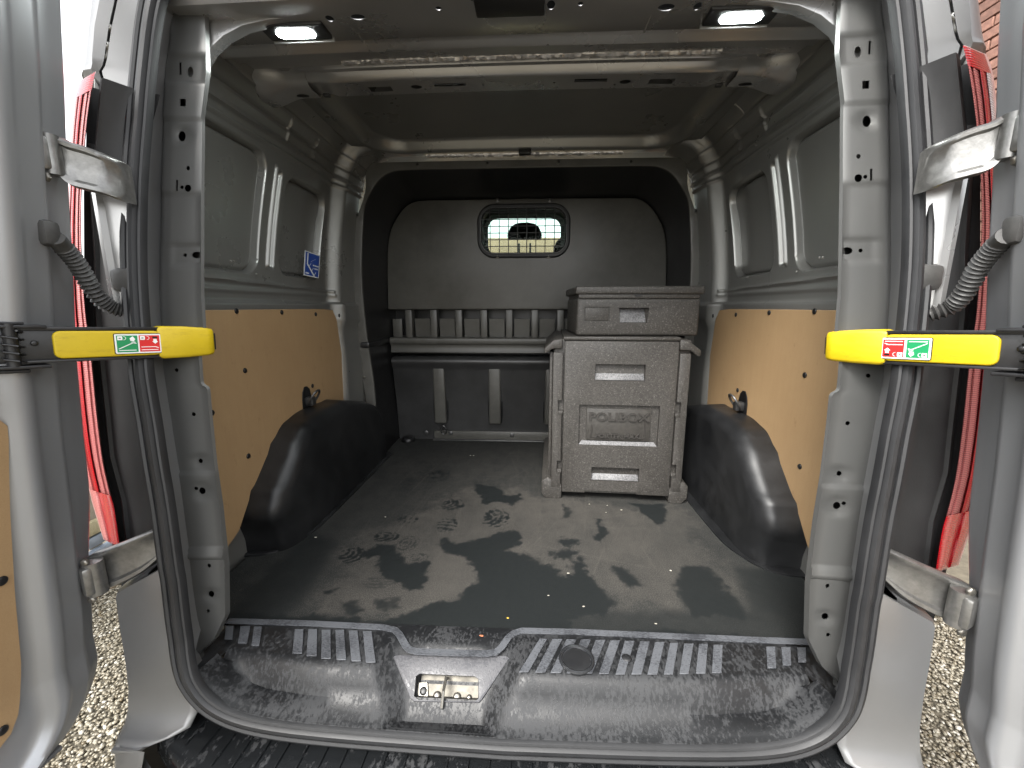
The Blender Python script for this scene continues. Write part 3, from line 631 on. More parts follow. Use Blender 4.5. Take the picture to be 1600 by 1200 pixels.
# sealant bead
sx_ = np.linspace(-.50, .56, 160); rs = np.random.RandomState(5); rows = []
for x in sx_:
    j = rs.uniform(-.0022, .0022, 6); rows.append([Vector((x, 1.303 + a + j[i] * .6, 1.502 + crown(x) * .4 + b + j[i])) for i, (a, b) in enumerate(((0, .0), (.003, -.005), (.009, -.008), (.017, -.007), (.022, -.003), (.026, .002)))])
loft('sealant_bead', rows, 'sealant', van, ang=25)
bow = [(1.330, 1.535), (1.330, 1.501), (1.333, 1.4940), (1.343, 1.4925), (1.3465, 1.4960), (1.353, 1.4960), (1.3565, 1.4900), (1.3635, 1.4790), (1.3700, 1.4755), (1.3770, 1.4760), (1.3800, 1.4785), (1.461, 1.4805), (1.465, 1.484), (1.466, 1.54)]
xs = np.linspace(-.645, .645, 60)
def bowx(x): return 1 if abs(x) < .57 else 1 - .30 * sm(.57, .61, abs(x))
o = loft('roof_bow', [[Vector((x, 1.40 + (y - 1.40) * (.5 + .5 * bowx(x)), z + crown(x) * .5 + (1 - bowx(x)) * .02)) for y, z in bow] for x in xs], 'interior_paint', van, ang=24)
solid(o, .0016, 0)
C = []
for px, py, w, d, k in ((595, 141, .072, .032, 0), (703, 135, .098, .020, 0), (651, 138, .034, .026, 1), (1033, 129, .074, .032, 0), (923, 128, .098, .020, 0), (977, 130, .034, .026, 1), (565, 142, .008, .010, 1), (665, 142, .008, .010, 1), (755, 135, .008, .010, 1), (866, 132, .008, .010, 1), (960, 135, .008, .010, 1), (1092, 129, .008, .010, 1)):
    p = U(px, py, Z=1.482)
    C.append(cyl((p.x, p.y, p.z), 'z', w / 2, d / 2, .05, 14) if k else cube((p.x, p.y, p.z), w, d, .05))
cut(o, C)
pyd('bow_hole_shade', [(-.6, 1.385, 1.512), (.6, 1.385, 1.512), (.6, 1.462, 1.512), (-.6, 1.462, 1.512)], [(0, 1, 2, 3)], 'hole_shade', van, False)  # dark sheet painting the shade inside the bow slots
for s in (-1, 1):   # flared bow ends where they meet the cant rail
    secs = []
    for t in np.linspace(0, 1, 13):
        x = .635 + .170 * t; fl = sm(.30, .95, t); cz = 1.490 - .006 * t
        secs.append([Vector((s * x, y, z)) for y, z in ((1.352 - .030 * fl, 1.530), (1.352 - .030 * fl, 1.506 + .006 * fl), (1.358 - .024 * fl, 1.492 - .006 * fl), (1.378 + .000 * fl, 1.4765 - .018 * fl), (1.392 + .006 * fl, 1.474 - .022 * fl), (1.448 + .012 * fl, 1.476 - .020 * fl), (1.456 + .014 * fl, 1.486 - .012 * fl), (1.458 + .014 * fl, 1.53))])
    o = loft('bow_end', secs, 'interior_paint', van, ang=14)
    solid(o, .0016, 0); cut(o, [cyl((s * .685, 1.432, 1.47), 'z', .020, .012, .12, 18)])
    box('bow_bolt', (s * .61, 1.44, 1.478), .02, .016, .008, 'bolt_steel', van, .002)
# roof skin behind the bow with a pressed front lip, rounded corners
def roof_skin():
    xv = np.arange(-.76, .761, .010); yv = np.concatenate([np.arange(1.10, 1.49, .05), np.arange(1.49, 2.13, .008)])
    X, Y = np.meshgrid(xv, yv); Z = 1.555 + .5 * crown(X)
    d = sdrr(X, Y, -.655, .655, .9, 2.02, .13); Z = Z - .050 * sm(-.004, .022, d) + .012 * sm(.045, .055, d)
    Z -= .010 * np.exp(-((X) / .02) ** 2) * 0
    V = np.stack([X, Y, Z], 2).reshape(-1, 3); o = pyd('roof_skin', V.tolist(), grid_faces(len(yv), len(xv)), 'wall_paint', van, True, 60, recalc=False); solid(o, .002, 0)
roof_skin()
rows = []
for x in np.linspace(-.45, .45, 120):
    j = rs.uniform(-.002, .002, 5); rows.append([Vector((x, 2.062 + a + j[i] * .5, 1.508 + b + j[i])) for i, (a, b) in enumerate(((0, 0), (.002, -.006), (.009, -.011), (.018, -.010), (.024, -.004)))])
loft('sealant_bead', rows, 'sealant', van, ang=25)
p = U(820, 238, Z=1.50); box('cable_clip', (p.x, 2.04, 1.502), .055, .03, .02, 'black_plastic', van, .002)
# outer roof, closing the top
rows = [[Vector((x, y, 1.63 + .02 * (1 - (x / .85) ** 2) - .10 * sm(.62, .86, abs(x)) - .01 * (y > 2.9))) for x in np.linspace(-.86, .86, 33)] for y in (1.02, 1.2, 1.8, 2.6, 3.2)]
loft('outer_roof', rows, 'body_paint', van)
# --- interior lamps
for (px, py) in ((462, 48), (1158, 23)):
    p = U(px, py, Z=1.449); sgn = -1 if p.x < 0 else 1
    lo = box('interior_lamp', (p.x, p.y, 1.4495), .150, .058, .012, 'black_plastic', van, .004)
    V = [Vector((p.x + a * .045, p.y + b * .016, 1.4432)) for a, b in ((-1, -.4), (-.8, -1), (.8, -1), (1, -.4), (1, .4), (.8, 1), (-.8, 1), (-1, .4))]
    prism('lamp_lens', V, (0, 0, -.0022), 'lamp_light', lo, .0008, 1)
    box('lamp_bezel', (p.x + sgn * -.0, p.y + .037, 1.449), .15, .006, .010, 'lamp_bezel', lo, .002)
# ================================================================== BULKHEAD
bh = empty('bulkhead', (0, 0, 0), '', ''); del bh['label']; del bh['category']; bh.parent = van
def mirror_loop(H): return [(x, z) for x, z in H] + [(-x, z) for x, z in H[::-1]]
H_out = [(.81, .0), (.81, .12), (.815, .21), (.838, .42), (.866, .62), (.878, .83), (.880, .95), (.862, 1.06), (.826, 1.22), (.795, 1.28), (.765, 1.36), (.757, 1.44), (.745, 1.478), (.715, 1.491), (.35, 1.493), (.0, 1.493)]
H_in = [(.775, .0), (.775, .12), (.775, .21), (.778, .42), (.795, .62), (.806, .83), (.806, .95), (.800, 1.06), (.785, 1.20), (.768, 1.30), (.735, 1.36), (.69, 1.415), (.635, 1.445), (.56, 1.455), (.3, 1.456), (.0, 1.456)]
H_pan = [(.785, .0), (.785, .12), (.788, .21), (.790, .42), (.795, .62), (.795, .83), (.790, .95), (.785, 1.06), (.775, 1.16), (.758, 1.235), (.72, 1.305), (.675, 1.355), (.62, 1.39), (.56, 1.398), (.3, 1.400), (.0, 1.400)]
def interp_loop(H, n=6): return [(p.x, p.y) for p in catmull([Vector((x, z, 0)) for x, z in H], n)]
Lo, Li, Lp = (mirror_loop(interp_loop(H)) for H in (H_out, H_in, H_pan))
def ring(L, y, f=0, L2=None): return [Vector((x * (1 - f) + (L2[i][0] * f if L2 else 0), y, z * (1 - f) + (L2[i][1] * f if L2 else 0))) for i, (x, z) in enumerate(L)]
rows = [ring(Lo, 2.115), ring(Lo, 2.104, .03, Li), ring(Lo, 2.10, .08, Li), ring(Lo, 2.10, .88, Li), ring(Lo, 2.102, .97, Li), ring(Lo, 2.110, 1.0, Li), ring(Li, 2.20, .3, Lp), ring(Li, 2.33, .75, Lp), ring(Li, 2.44, 1, Lp), ring(Li, 2.56, 1.0, Lp)]
loft('bulkhead_flange', rows[:6], 'bulkhead_plastic', bh, ang=30)
loft('bulkhead_surround', rows[5:], 'black_plastic', bh, ang=30)
# closing back sheet
WIN = (-.244, .232, 1.104, 1.352)
P = interp_loop([(.795, .80), (.792, .90), (.788, 1.02), (.778, 1.15), (.756, 1.24), (.715, 1.31), (.67, 1.36), (.62, 1.388), (.56, 1.396), (.3, 1.398), (0, 1.398)], 3)
LP = mirror_loop(P)
up = prism('upper_panel', [Vector((x, 2.425, z)) for x, z in LP], (0, .03, 0), 'bulkhead_plastic', bh, .007, 3)
wc = rrect(*WIN, .075, 8); n = len(wc)
def prism_vf(pts, d):
    n = len(pts); V = [Vector(p) for p in pts] + [Vector(p) + Vector(d) for p in pts]
    return V, [tuple(range(n)), tuple(range(2 * n - 1, n - 1, -1))] + [(i, (i + 1) % n, n + (i + 1) % n, n + i) for i in range(n)]
cut(up, [prism_vf([(x, 2.3, z) for x, z in wc], (0, .4, 0))])
# back sheet with a window hole: rebuild as a slab so it can be cut
V, F = prism_vf([(x, 2.56, z) for x, z in Lp], (0, .01, 0))
bk = pyd('bulkhead_back', V, F, 'black_plastic', bh, False); cut(bk, [prism_vf([(x, 2.3, z) for x, z in wc], (0, .4, 0))])
# window rubber, guard ring, wires, tabs
lp = [Vector((x, 2.424, z)) for x, z in rrect(WIN[0] - .006, WIN[1] + .006, WIN[2] - .006, WIN[3] + .006, .081, 10)]
loft('window_rubber', sweep(lp, [(-.016, -.006), (-.016, .006), (-.008, .013), (.006, .013), (.013, .006), (.013, -.02)], Vector((0, -1, 0)), True), 'seal_rubber', bh, cr=True)
pyd('window_pane', *prism_vf([(x, 2.446, z) for x, z in rrect(WIN[0] - .004, WIN[1] + .004, WIN[2] - .004, WIN[3] + .004, .078, 8)], (0, .004, 0)), 'window_glass', bh, False)
# inner tunnel around the opening through to the cab
loft('window_reveal', [[Vector((x, y, z)) for x, z in rrect(WIN[0] + .0, WIN[1] - .0, WIN[2] + .0, WIN[3] - .0, .075, 8)] for y in (2.45, 2.575)], 'black_plastic', bh, cc=True)
loft('cab_side_trim', [[Vector((x, y, z)) for x, z in rrect(WIN[0] + a, WIN[1] - a, WIN[2] + a * .4, WIN[3] - a * 1.1, .06, 8)] for y, a in ((2.575, .0), (2.58, .024))], 'black_plastic', bh, cc=True, smooth=False)
guard = bpy.data.objects.new('window_guard', None); COL.objects.link(guard); guard.parent = bh
g0 = (WIN[0] + .002, WIN[1] - .002, WIN[2] + .004, WIN[3] - .004)
tube('guard_ring', [Vector((x, 2.402, z)) for x, z in rrect(*g0, .07, 10)], .0022, 'bolt_steel', guard, 6, Vector((0, 1, 0)), True)
guard2 = guard
def half_w(z):   # guard half-extent at z for rounded corners
    r = .07; zz = min(z - g0[2], g0[3] - z); return 0 if zz >= r else r - math.sqrt(max(r * r - (r - zz) ** 2, 0))
def half_h(x):
    r = .07; xx = min(x - g0[0], g0[1] - x); return 0 if xx >= r else r - math.sqrt(max(r * r - (r - xx) ** 2, 0))
for k in range(8):
    x = g0[0] + .052 + k * .0505
    if x < g0[1]: h = half_h(x); tube('wire', [(x, 2.400, g0[2] + h), (x, 2.400, g0[3] - h)], .0024, 'black_coated', guard, 6, Vector((0, 1, 0)))
for k in range(6):
    z = g0[2] + .037 + k * .0355; h = half_w(z); tube('wire', [(g0[0] + h, 2.404, z), (g0[1] - h, 2.404, z)], .0024, 'black_coated', guard, 6, Vector((0, 1, 0)))
for px, py in ((777, 313), (859, 313), (777, 400), (857, 400)):
    p = U(px, py, Y=2.418); box('guard_tab', p, .018, .006, .024, 'bolt_steel' if py < 350 else 'zinc_steel', guard, .002); disc('tab_bolt', (p.x, 2.415, p.z), (0, -1, 0), .005, .004, 'zinc_steel', guard, 8)
# --- row of open slots under the panel
zt, zb = .797, .636
for k in range(12):
    x = U(638 + 39.9 * 0, 500, Y=2.42).x + k * .1473
    if x < .80:
        box('slot_rib', (x, 2.455, (zt + zb) / 2 - .004), .038, .06, zt - zb + .01, 'bulkhead_plastic', bh, .003)
        if k < 11: prism('slot_pocket', [Vector((x + .026 + a * .093, 2.458 + (1 - b) * .014, zb + b * .112)) for a, b in ((0, 0), (1, 0), (1, 1), (0, 1))], (0, .01, 0), 'bulkhead_plastic', bh, .002, 1)
box('slot_pocket', (-.757, 2.47, .69), .055, .012, .11, 'bulkhead_plastic', bh, .002)
# --- ledge and lower panel
xs = np.linspace(-.782, .782, 40)
def bl(name, pr, parent=bh, mt='bulkhead_plastic'): return loft(name, [[Vector((x, y, z)) for y, z in pr] for x in xs], mt, parent, ang=45, caps=True)
led = [(2.56, .640), (2.40, .640), (2.393, .637), (2.390, .630), (2.391, .607), (2.394, .603), (2.405, .601), (2.408, .597), (2.409, .566), (2.404, .560), (2.404, .553), (2.412, .548), (2.56, .548)]
bl('load_ledge', led)
low = [(2.56, .528), (2.430, .527), (2.408, .520), (2.398, .508), (2.396, .495), (2.402, .480), (2.416, .462), (2.422, .44), (2.432, .38), (2.448, .28), (2.462, .18), (2.474, .06), (2.476, .0), (2.56, .0)]
lo_ = bl('lower_panel', low, bh, 'lower_plastic')
for px in (687, 773, 861, 950, 1040):
    p = U(px, 620, Y=2.43)
    V = [Vector((p.x + a, y, z)) for (a, y, z) in ((-.036, 2.416, .458), (.036, 2.416, .458), (.036, 2.428, .115), (-.036, 2.428, .115))]
    prism('panel_rib', V, (0, .045, 0), 'bulkhead_plastic', lo_, .009, 3)
    P = [Vector((p.x + a, 2.455, z)) for a, z in ((-.042, .465), (.042, .465), (.056, .36), (.056, .28), (.044, .11), (-.044, .11), (-.052, .28), (-.052, .36))]
    prism('rib_surround', [Vector((q.x, 2.428 + (.46 - q.z) * .115, q.z)) for q in P], (0, .02, 0), 'black_plastic', lo_, .006, 2)
box('kick_strip', (.11, 2.462, .032), 1.33, .018, .058, 'bulkhead_plastic', bh, .004)
box('kick_strip', (.11, 2.445, .006), 1.34, .02, .010, 'bolt_steel', bh, .003)
for px, py in ((666, 676), (704, 677), (800, 680)): p = U(px, py, Y=2.452); disc('panel_bolt', p, (0, -1, 0), .014, .004, 'bolt_steel', bh)
p = U(693, 672, Y=2.43); tube('lashing_ring', [(p.x + .022 * math.cos(a) * .7, 2.43 - .006 * math.sin(a), p.z + .028 * math.sin(a)) for a in np.linspace(0, 6.283, 18, endpoint=False)], .0048, 'bolt_steel', bh, 8, Vector((0, 1, 0)), True)
p = U(638, 684, Z=.02); disc('floor_plug', (p.x, p.y, .002), (0, 0, 1), .042, .028, 'clip_plastic', bh, 24); box('plug_housing', (p.x + .02, p.y + .07, .035), .15, .05, .06, 'black_plastic', bh, .012)
# side ledge arm on the left
for s in (-1, 1): box('side_ledge', (s * .81, 2.25, .622), .05, .32, .032, 'black_plastic', bh, .010)
for (x, y) in ((652.5, 257), (762, 255), (873, 253), (986, 252.5)):
    p = U(x, y, Y=2.099); disc('flange_bolt', p, (0, -1, 0), .0125, .0022, 'bulkhead_plastic', bh); disc('flange_bolt_head', (p.x, 2.097, p.z), (0, -1, 0), .0065, .004, 'clip_plastic', bh, 8)
for (x, y) in ((558.8, 336.3), (549.8, 406.7), (557, 524.6), (560.6, 547), (569.5, 589), (575.5, 634)):
    p = U(x, y, Y=2.099)
    for s in (-1, 1): disc('flange_bolt', (s * abs(p.x), 2.099, p.z), (0, -1, 0), .0125, .0022, 'bulkhead_plastic', bh); disc('flange_bolt_head', (s * abs(p.x), 2.097, p.z), (0, -1, 0), .0065, .004, 'clip_plastic' if y != 589 else 'zinc_steel', bh, 8)
# light corner behind the flange top corners
for s in (-1, 1): prism('corner_plate', [Vector((s * x, 2.112, z)) for x, z in ((.735, 1.497), (.778, 1.497), (.800, 1.44), (.805, 1.36), (.79, 1.35), (.755, 1.44))], (0, .006, 0), 'interior_paint', van, .001, 1)
# ================================================================== CAB seen through the window
cab = bpy.data.objects.new('cab', None); COL.objects.link(cab); cab.parent = van
for s in (-1, 1):
    rows = [[Vector((s * (x - (.02 * float(sm(1.0, 1.2, z)) if y < .99 else 0)), y + (.09 * float(sm(1.0, 1.12, z)) if y < .9 else 0), z)) for x, z in ((.90, -.35), (.97, .0), (.985, .4), (.965, .8), (.93, 1.1), (.88, 1.35), (.84, 1.52), (.80, 1.585))] for y in (.885, .99, 1.5, 2.2, 3.0, 3.3)]
    loft('outer_side', rows, 'body_paint', van)
    prism('windscreen_pillar', [Vector((s * .86, 3.2, 1.5)), Vector((s * .86, 3.32, 1.6)), Vector((s * .90, 4.5, .78)), Vector((s * .90, 4.5, .70)), Vector((s * .86, 3.2, 1.2))], (-s * .06, 0, 0), 'cab_trim', cab, .01)
    prism('cab_door', [Vector((s * .95, 3.28, -.5)), Vector((s * .95, 4.6, -.5)), Vector((s * .95, 4.6, .72)), Vector((s * .95, 3.28, .75))], (-s * .04, 0, 0), 'body_paint', cab, .01)
box('cab_floor', (0, 3.6, -.12), 1.8, 2.1, .04, 'seat_cloth', cab, .01); box('dashboard', (0, 4.35, .50), 1.76, .5, .36, 'seat_cloth', cab, .08, None, 4); box('bonnet', (0, 4.95, .45), 1.75, .8, .4, 'body_paint', cab, .1, None, 3)
pyd('windscreen', [(-.84, 3.33, 1.59), (.84, 3.33, 1.59), (.9, 4.52, .74), (-.9, 4.52, .74), (-.84, 3.335, 1.596), (.84, 3.335, 1.596), (.9, 4.525, .746), (-.9, 4.525, .746)], [(0, 1, 2, 3), (7, 6, 5, 4), (0, 1, 5, 4), (1, 2, 6, 5), (2, 3, 7, 6), (3, 0, 4, 7)], 'window_glass', cab, False)
for (hx, hw) in ((-.015, .125), (.30, .11), (-.56, .12)):
    hy = 3.05 if hx < .2 else 3.1
    pts = [(-1, -.55), (-.95, -.1), (-.8, .35), (-.55, .62), (-.2, .72), (.2, .72), (.55, .62), (.8, .35), (.95, -.1), (1, -.55)]
    dz = 0 if hx < .2 and hx > -.2 else -.09
    o = prism('headrest', [Vector((hx + a * hw, hy, 1.335 + dz + b * .085)) for a, b in pts], (0, .09, 0), 'seat_cloth', cab, .02, 3)
    for a in (-.04, .04): tube('headrest_post', [(hx + a, hy + .045, 1.05), (hx + a, hy + .045, 1.26 + dz)], .007, 'bolt_steel', o, 8, Vector((0, 1, 0)))
    box('seat_back', (hx, hy + .05, .80), .44, .12, .56, 'seat_cloth', cab, .04, None, 3)
box('mirror', (-.01, 3.72, 1.43), .22, .03, .05, 'black_plastic', cab, .012)
# ================================================================== REAR SILL
def seal_in(x):
    x = abs(x); return float(np.interp(x, SX, SZ))
def sill_rows():
    rows = []
    for x in np.linspace(-.675, .675, 136):
        a = abs(x); sz = seal_in(x) + .026; e = sm(.40, .675, a)
        ysl = yseal(sz) - .004
        yf = .812 + .022 * e
        chan = sm(.035, .0, max(0, abs(x + .108) - .118)) if False else 0
        A = [(.936, -.002), (.934, .003), (.928, .004), (yf + .006, .004), (yf - .006, .001), (yf - .018, -.010), (yf - .030, -.028), (yf - .040, -.050), (ysl + .020, sz + .006), (ysl + .012, sz + .002), (ysl + .008, sz + .001), (ysl, sz - .001), (ysl - .004, sz - .012)]
        A = [(y, max(z, sz - .002) if i > 5 and i < 11 else z) for i, (y, z) in enumerate(A)]
        B = [(.936, -.002), (.934, .003), (.928, .004), (.885, .002), (.868, -.004), (.850, -.016), (.832, -.029), (.812, -.046), (.792, -.062), (.775, -.078), (.757, -.088), (ysl, sz - .001), (ysl - .004, sz - .012)]
        # channel for the striker: wide at the top, narrow towards the seal
        row = []
        for i, (pa, pb) in enumerate(zip(A, B)):
            hw = .140 - .055 * sm(3, 9, i); m_ = sm(.042, 0, max(0, abs(x + .137) - hw))
            row.append(Vector((x, pa[0] * (1 - m_) + pb[0] * m_, pa[1] * (1 - m_) + pb[1] * m_ - (.032 if 5 <= i <= 7 and abs(x + .137) < .074 else 0))))
        rows.append(row)
    return rows
R_ = sill_rows()
R2 = [[p for p in r] for r in R_]
sill = loft('sill_trim', R2, 'sill_plastic', van, ang=50)
for s in (-1, 1):   # sill cheek that fills behind the lower pillar corner
    loft('sill_cheek', [[Vector((s * x, y, z)) for x, y, z in ((.655, .94, -.004), (.675, .86, -.004), (.69, .79, -.004), (.672, .765, .0))], [Vector((s * x, y, z)) for x, y, z in ((.74, .97, -.006), (.74, .86, -.006), (.74, .79, -.004), (.72, .765, .0))]], 'sill_plastic', sill)
def pad(Q, name='tread_pad', zz=.0045, h=.0028):
    P = [U(x, y, Z=zz) for x, y in Q]
    return prism(name, P, (0, 0, h), 'tread_plastic', sill, .0008, 1)
pads = [(353, 366, 979, 351, 363, 1000), (376, 392, 979, 372, 386, 1006), (397, 410, 980, 393, 405, 1010), (461, 475, 984, 457, 472, 1022), (482, 496, 984, 479, 495, 1026), (503, 517, 985, 502, 517, 1030), (524, 538, 985, 526, 541, 1032), (545, 559, 986, 549, 564, 1034), (567, 581, 987, 572, 587, 1036)]
T = [(180, 215, 88, 130, 283, 432), (238, 283, 160, 205, 284, 434), (300, 345, 228, 275, 285, 436), (365, 410, 300, 345, 286, 437), (430, 475, 372, 415, 288, 438), (495, 540, 445, 488, 290, 440), (560, 605, 520, 560, 292, 442), (628, 672, 590, 635, 295, 442), (695, 738, 662, 705, 298, 442), (762, 800, 735, 775, 302, 442), (825, 868, 805, 845, 304, 440), (890, 932, 878, 920, 306, 438), (955, 998, 950, 992, 310, 436), (1190, 1232, 1198, 1236, 318, 414), (1258, 1300, 1265, 1303, 320, 402), (1328, 1368, 1335, 1370, 322, 388)]
for a, b, c_, d_, y0, y1 in T: pads.append((780 + a / 2.857, 780 + b / 2.857, 900 + y0 / 2.857, 780 + c_ / 2.857, 780 + d_ / 2.857, 900 + y1 / 2.857))
for x0, x1, yt, x2, x3, yb in pads: pad([(x0, yt), (x1, yt), (x3, yb), (x2, yb)])
ctrl = [(356, 971), (480, 974.5), (600, 981), (617, 985), (624, 992), (634, 1010), (640, 1016), (652, 1019), (760, 1022), (775, 1020), (784, 1012), (795, 996), (803, 990), (815, 986), (900, 988), (1100, 997), (1266, 1004)]
P = [U(x, y, Z=.0045) for x, y in ctrl]
loft('tread_band', sweep(P, [(-.0085, 0), (-.0085, .0028), (.0085, .0028), (.0085, 0)], Vector((0, 0, 1))), 'tread_plastic', sill, cc=True, caps=True, smooth=False)
p = U(901, 1030, Z=.008); disc('sill_cap', (p.x, p.y, .003), (0, 0, 1), .037, .006, 'seal_rubber', sill, 28); tube('cap_rim', [(p.x + .037 * math.cos(a), p.y + .037 * math.sin(a), .008) for a in np.linspace(0, 6.283, 32, endpoint=False)], .0045, 'wet_rubber', sill, 8, Vector((0, 0, 1)), True)
p = U(979, 1027, Z=.008); disc('sill_plug', (p.x, p.y, .004), (0, 0, 1), .012, .006, 'seal_rubber', sill, 16)
p = U(435, 1000, Z=.006); disc('sill_plug', (p.x, p.y, .003), (0, 0, 1), .009, .003, 'seal_rubber', sill, 12)
# striker plate in the channel
def pl(px, py, lift=0):   # point on the sloping striker plane
    a = Vector((0, .872, .001)); nrm = Vector((0, -.62, .785)).normalized(); a += nrm * lift
    d = _F * FPX + _R * (px - 800) - _U * (py - 600); t = (a - CAM).dot(nrm) / d.dot(nrm); return CAM + d * t, nrm
P = [pl(x, y, .0065)[0] for x, y in ((614, 1026), (620, 1023), (790, 1024), (796, 1028), (753, 1093), (748, 1098), (647, 1096), (641, 1091))]
nr = pl(700, 1050)[1]
plate = prism('latch_plate', P, -nr * .012, 'plate_plastic', sill, .002, 2)
q = [(-1, 1), (1, 1), (1, -1), (-1, -1)]
slot = [pl(x, y, .012)[0] for x, y in ((649, 1056), (655, 1052), (741, 1056), (748, 1061), (748, 1090), (742, 1096), (652, 1093), (646, 1087))]
cut(plate, [prism_vf(slot, -nr * .04)])
P = [pl(x, y, -.024)[0] for x, y in ((650, 1054), (747, 1058), (747, 1094), (647, 1092))]
rc = prism('latch_recess', P, -nr * .003, 'recess_steel', sill, 0)
for (x, y, r) in ((662, 1080, .010), (683, 1087, .009), (714, 1089, .009), (733, 1090, .006)):
    p_ = pl(x, y, -.022)[0]; disc('striker_bolt', p_, nr, r, .006, 'zinc_steel' if x != 662 else 'clip_plastic', rc, 14)
P = [pl(x, y, -.018)[0] for x, y in ((652, 1066), (668, 1066), (669, 1092), (652, 1091))]; prism('switch_bracket', P, -nr * .004, 'zinc_steel', rc, .001, 1)
P = [pl(x, y, -.004)[0] for x, y in ((682, 1092), (706, 1093), (705, 1104), (700, 1110), (690, 1111), (684, 1108), (680, 1100))]
prism('striker_tongue', P, -nr * .004, 'zinc_steel', rc, .0015, 2)
a_, b_ = pl(699, 1060, -.016)[0], pl(691, 1106, .002)[0]
tube('striker_loop', [a_, a_ + nr * .018, (a_ + b_) / 2 + nr * .024, b_ + nr * .008, b_], .0035, 'zinc_steel', rc, 8, Vector((1, 0, 0)))
# ================================================================== BUMPER
SZT = -.14
def step_edge(x):   # rear edge of the step, bowed
    return .575 + .165 * (abs(x) / .79) ** 3.2
xs = np.linspace(-.795, .795, 60)
rows = []
for x in xs:
    yb = .86; ye = step_edge(x); rows.append([Vector((x, yb, SZT)), Vector((x, (yb + ye) / 2, SZT)), Vector((x, ye + .012, SZT)), Vector((x, ye + .003, SZT - .005)), Vector((x, ye, SZT - .016)), Vector((x, ye - .004, SZT - .045))])
stp = loft('bumper_step', rows, 'step_plastic', van, ang=50)
xr = [-.70 + k * .0445 for k in range(33)]
for x in xr:
    if abs(x) > .735: continue
    y1 = step_edge(x) + .035; sk = .14 * x
    V = [Vector((x + sk * .0, .85, SZT)), Vector((x + .0042, .85, SZT)), Vector((x + .0042 - .0 + sk * .1, y1, SZT)), Vector((x + sk * .1, y1, SZT))]
    prism('tread_rib', V, (0, 0, .0045), 'step_plastic', stp, .0014, 2)
rows = []
for x in np.linspace(-.83, .83, 50):
    ye = step_edge(x * .95); rows.append([Vector((x, ye + .0 - .004, SZT - .04)), Vector((x * 1.0, ye - .016, SZT - .055)), Vector((x, ye - .024, SZT - .10)), Vector((x, ye - .02, SZT - .25)), Vector((x, ye + .03, SZT - .38))])
loft('bumper_skin', rows, 'body_paint', van, ang=50)
for s in (-1, 1):
    # upright painted corner beside the opening, running out into the ledge beside the step
    zz = [.262, .24, .18, .10, .02, -.05, -.095, -.122, -.132, -.136]
    rows = []
    for i, z in enumerate(zz):
        yo = [.792, .778, .775, .772, .770, .766, .757, .742, .725, .708][i]
        xi_ = [.735, .735, .728, .722, .716, .71, .705, .715, .75, .786][i]; xo_ = [.80, .862, .866, .867, .867, .868, .868, .866, .862, .856][i]
        top = (.262 - .055 * (0))
        row = []
        for f in (0, .12, .3, .55, .8, .93, 1.0): 
            x = xi_ + (xo_ - xi_) * f; zt_ = z - (.055 * f if i < 2 else 0) if i < 1 else z
            row.append(Vector((s * x, yo + (.004 if f < .2 else 0), min(z, .262 - .62 * (x - .735) * .9 + 0) if i < 3 else z)))
        row.append(Vector((s * (xo_ + .010), yo + .012, row[-1].z))); row.append(Vector((s * (xo_ + .018), yo + .05, row[-2].z))); row.append(Vector((s * (xo_ + .03), yo + .22, row[-3].z)))
        rows.append(row)
    o = loft('bumper_corner', rows, 'body_paint', van, ang=40); solid(o, .003, -1)
    prism('bumper_ledge', [Vector((s * x, y, SZT + .004)) for x, y in ((.722, .86), (.735, .80), (.783, .742), (.80, .70), (.86, .70), (.872, .78), (.88, .86))], (0, 0, -.012), 'body_paint', van, .004, 2)
    # bumper end below the ledge, curving to the side
    rows = []
    for z, k in ((-.135, 0), (-.16, .010), (-.22, .018), (-.34, .015), (-.45, -.02)):
        rows.append([Vector((s * x, y, z)) for x, y in ((.78 + k * .0, .700 - k), (.84 + k * .4, .705 - k), (.875 + k, .735 - k * .4), (.892 + k, .80), (.90 + k, .95), (.91 + k, 1.2))])
    loft('bumper_side', rows, 'body_paint', van, ang=50)
    p = Vector((s * .80, .672, -.225)); box('bumper_reflector', p, .09, .02, .05, 'red_lens', van, .006, Matrix.Rotation(s * .2, 3, 'Z'))
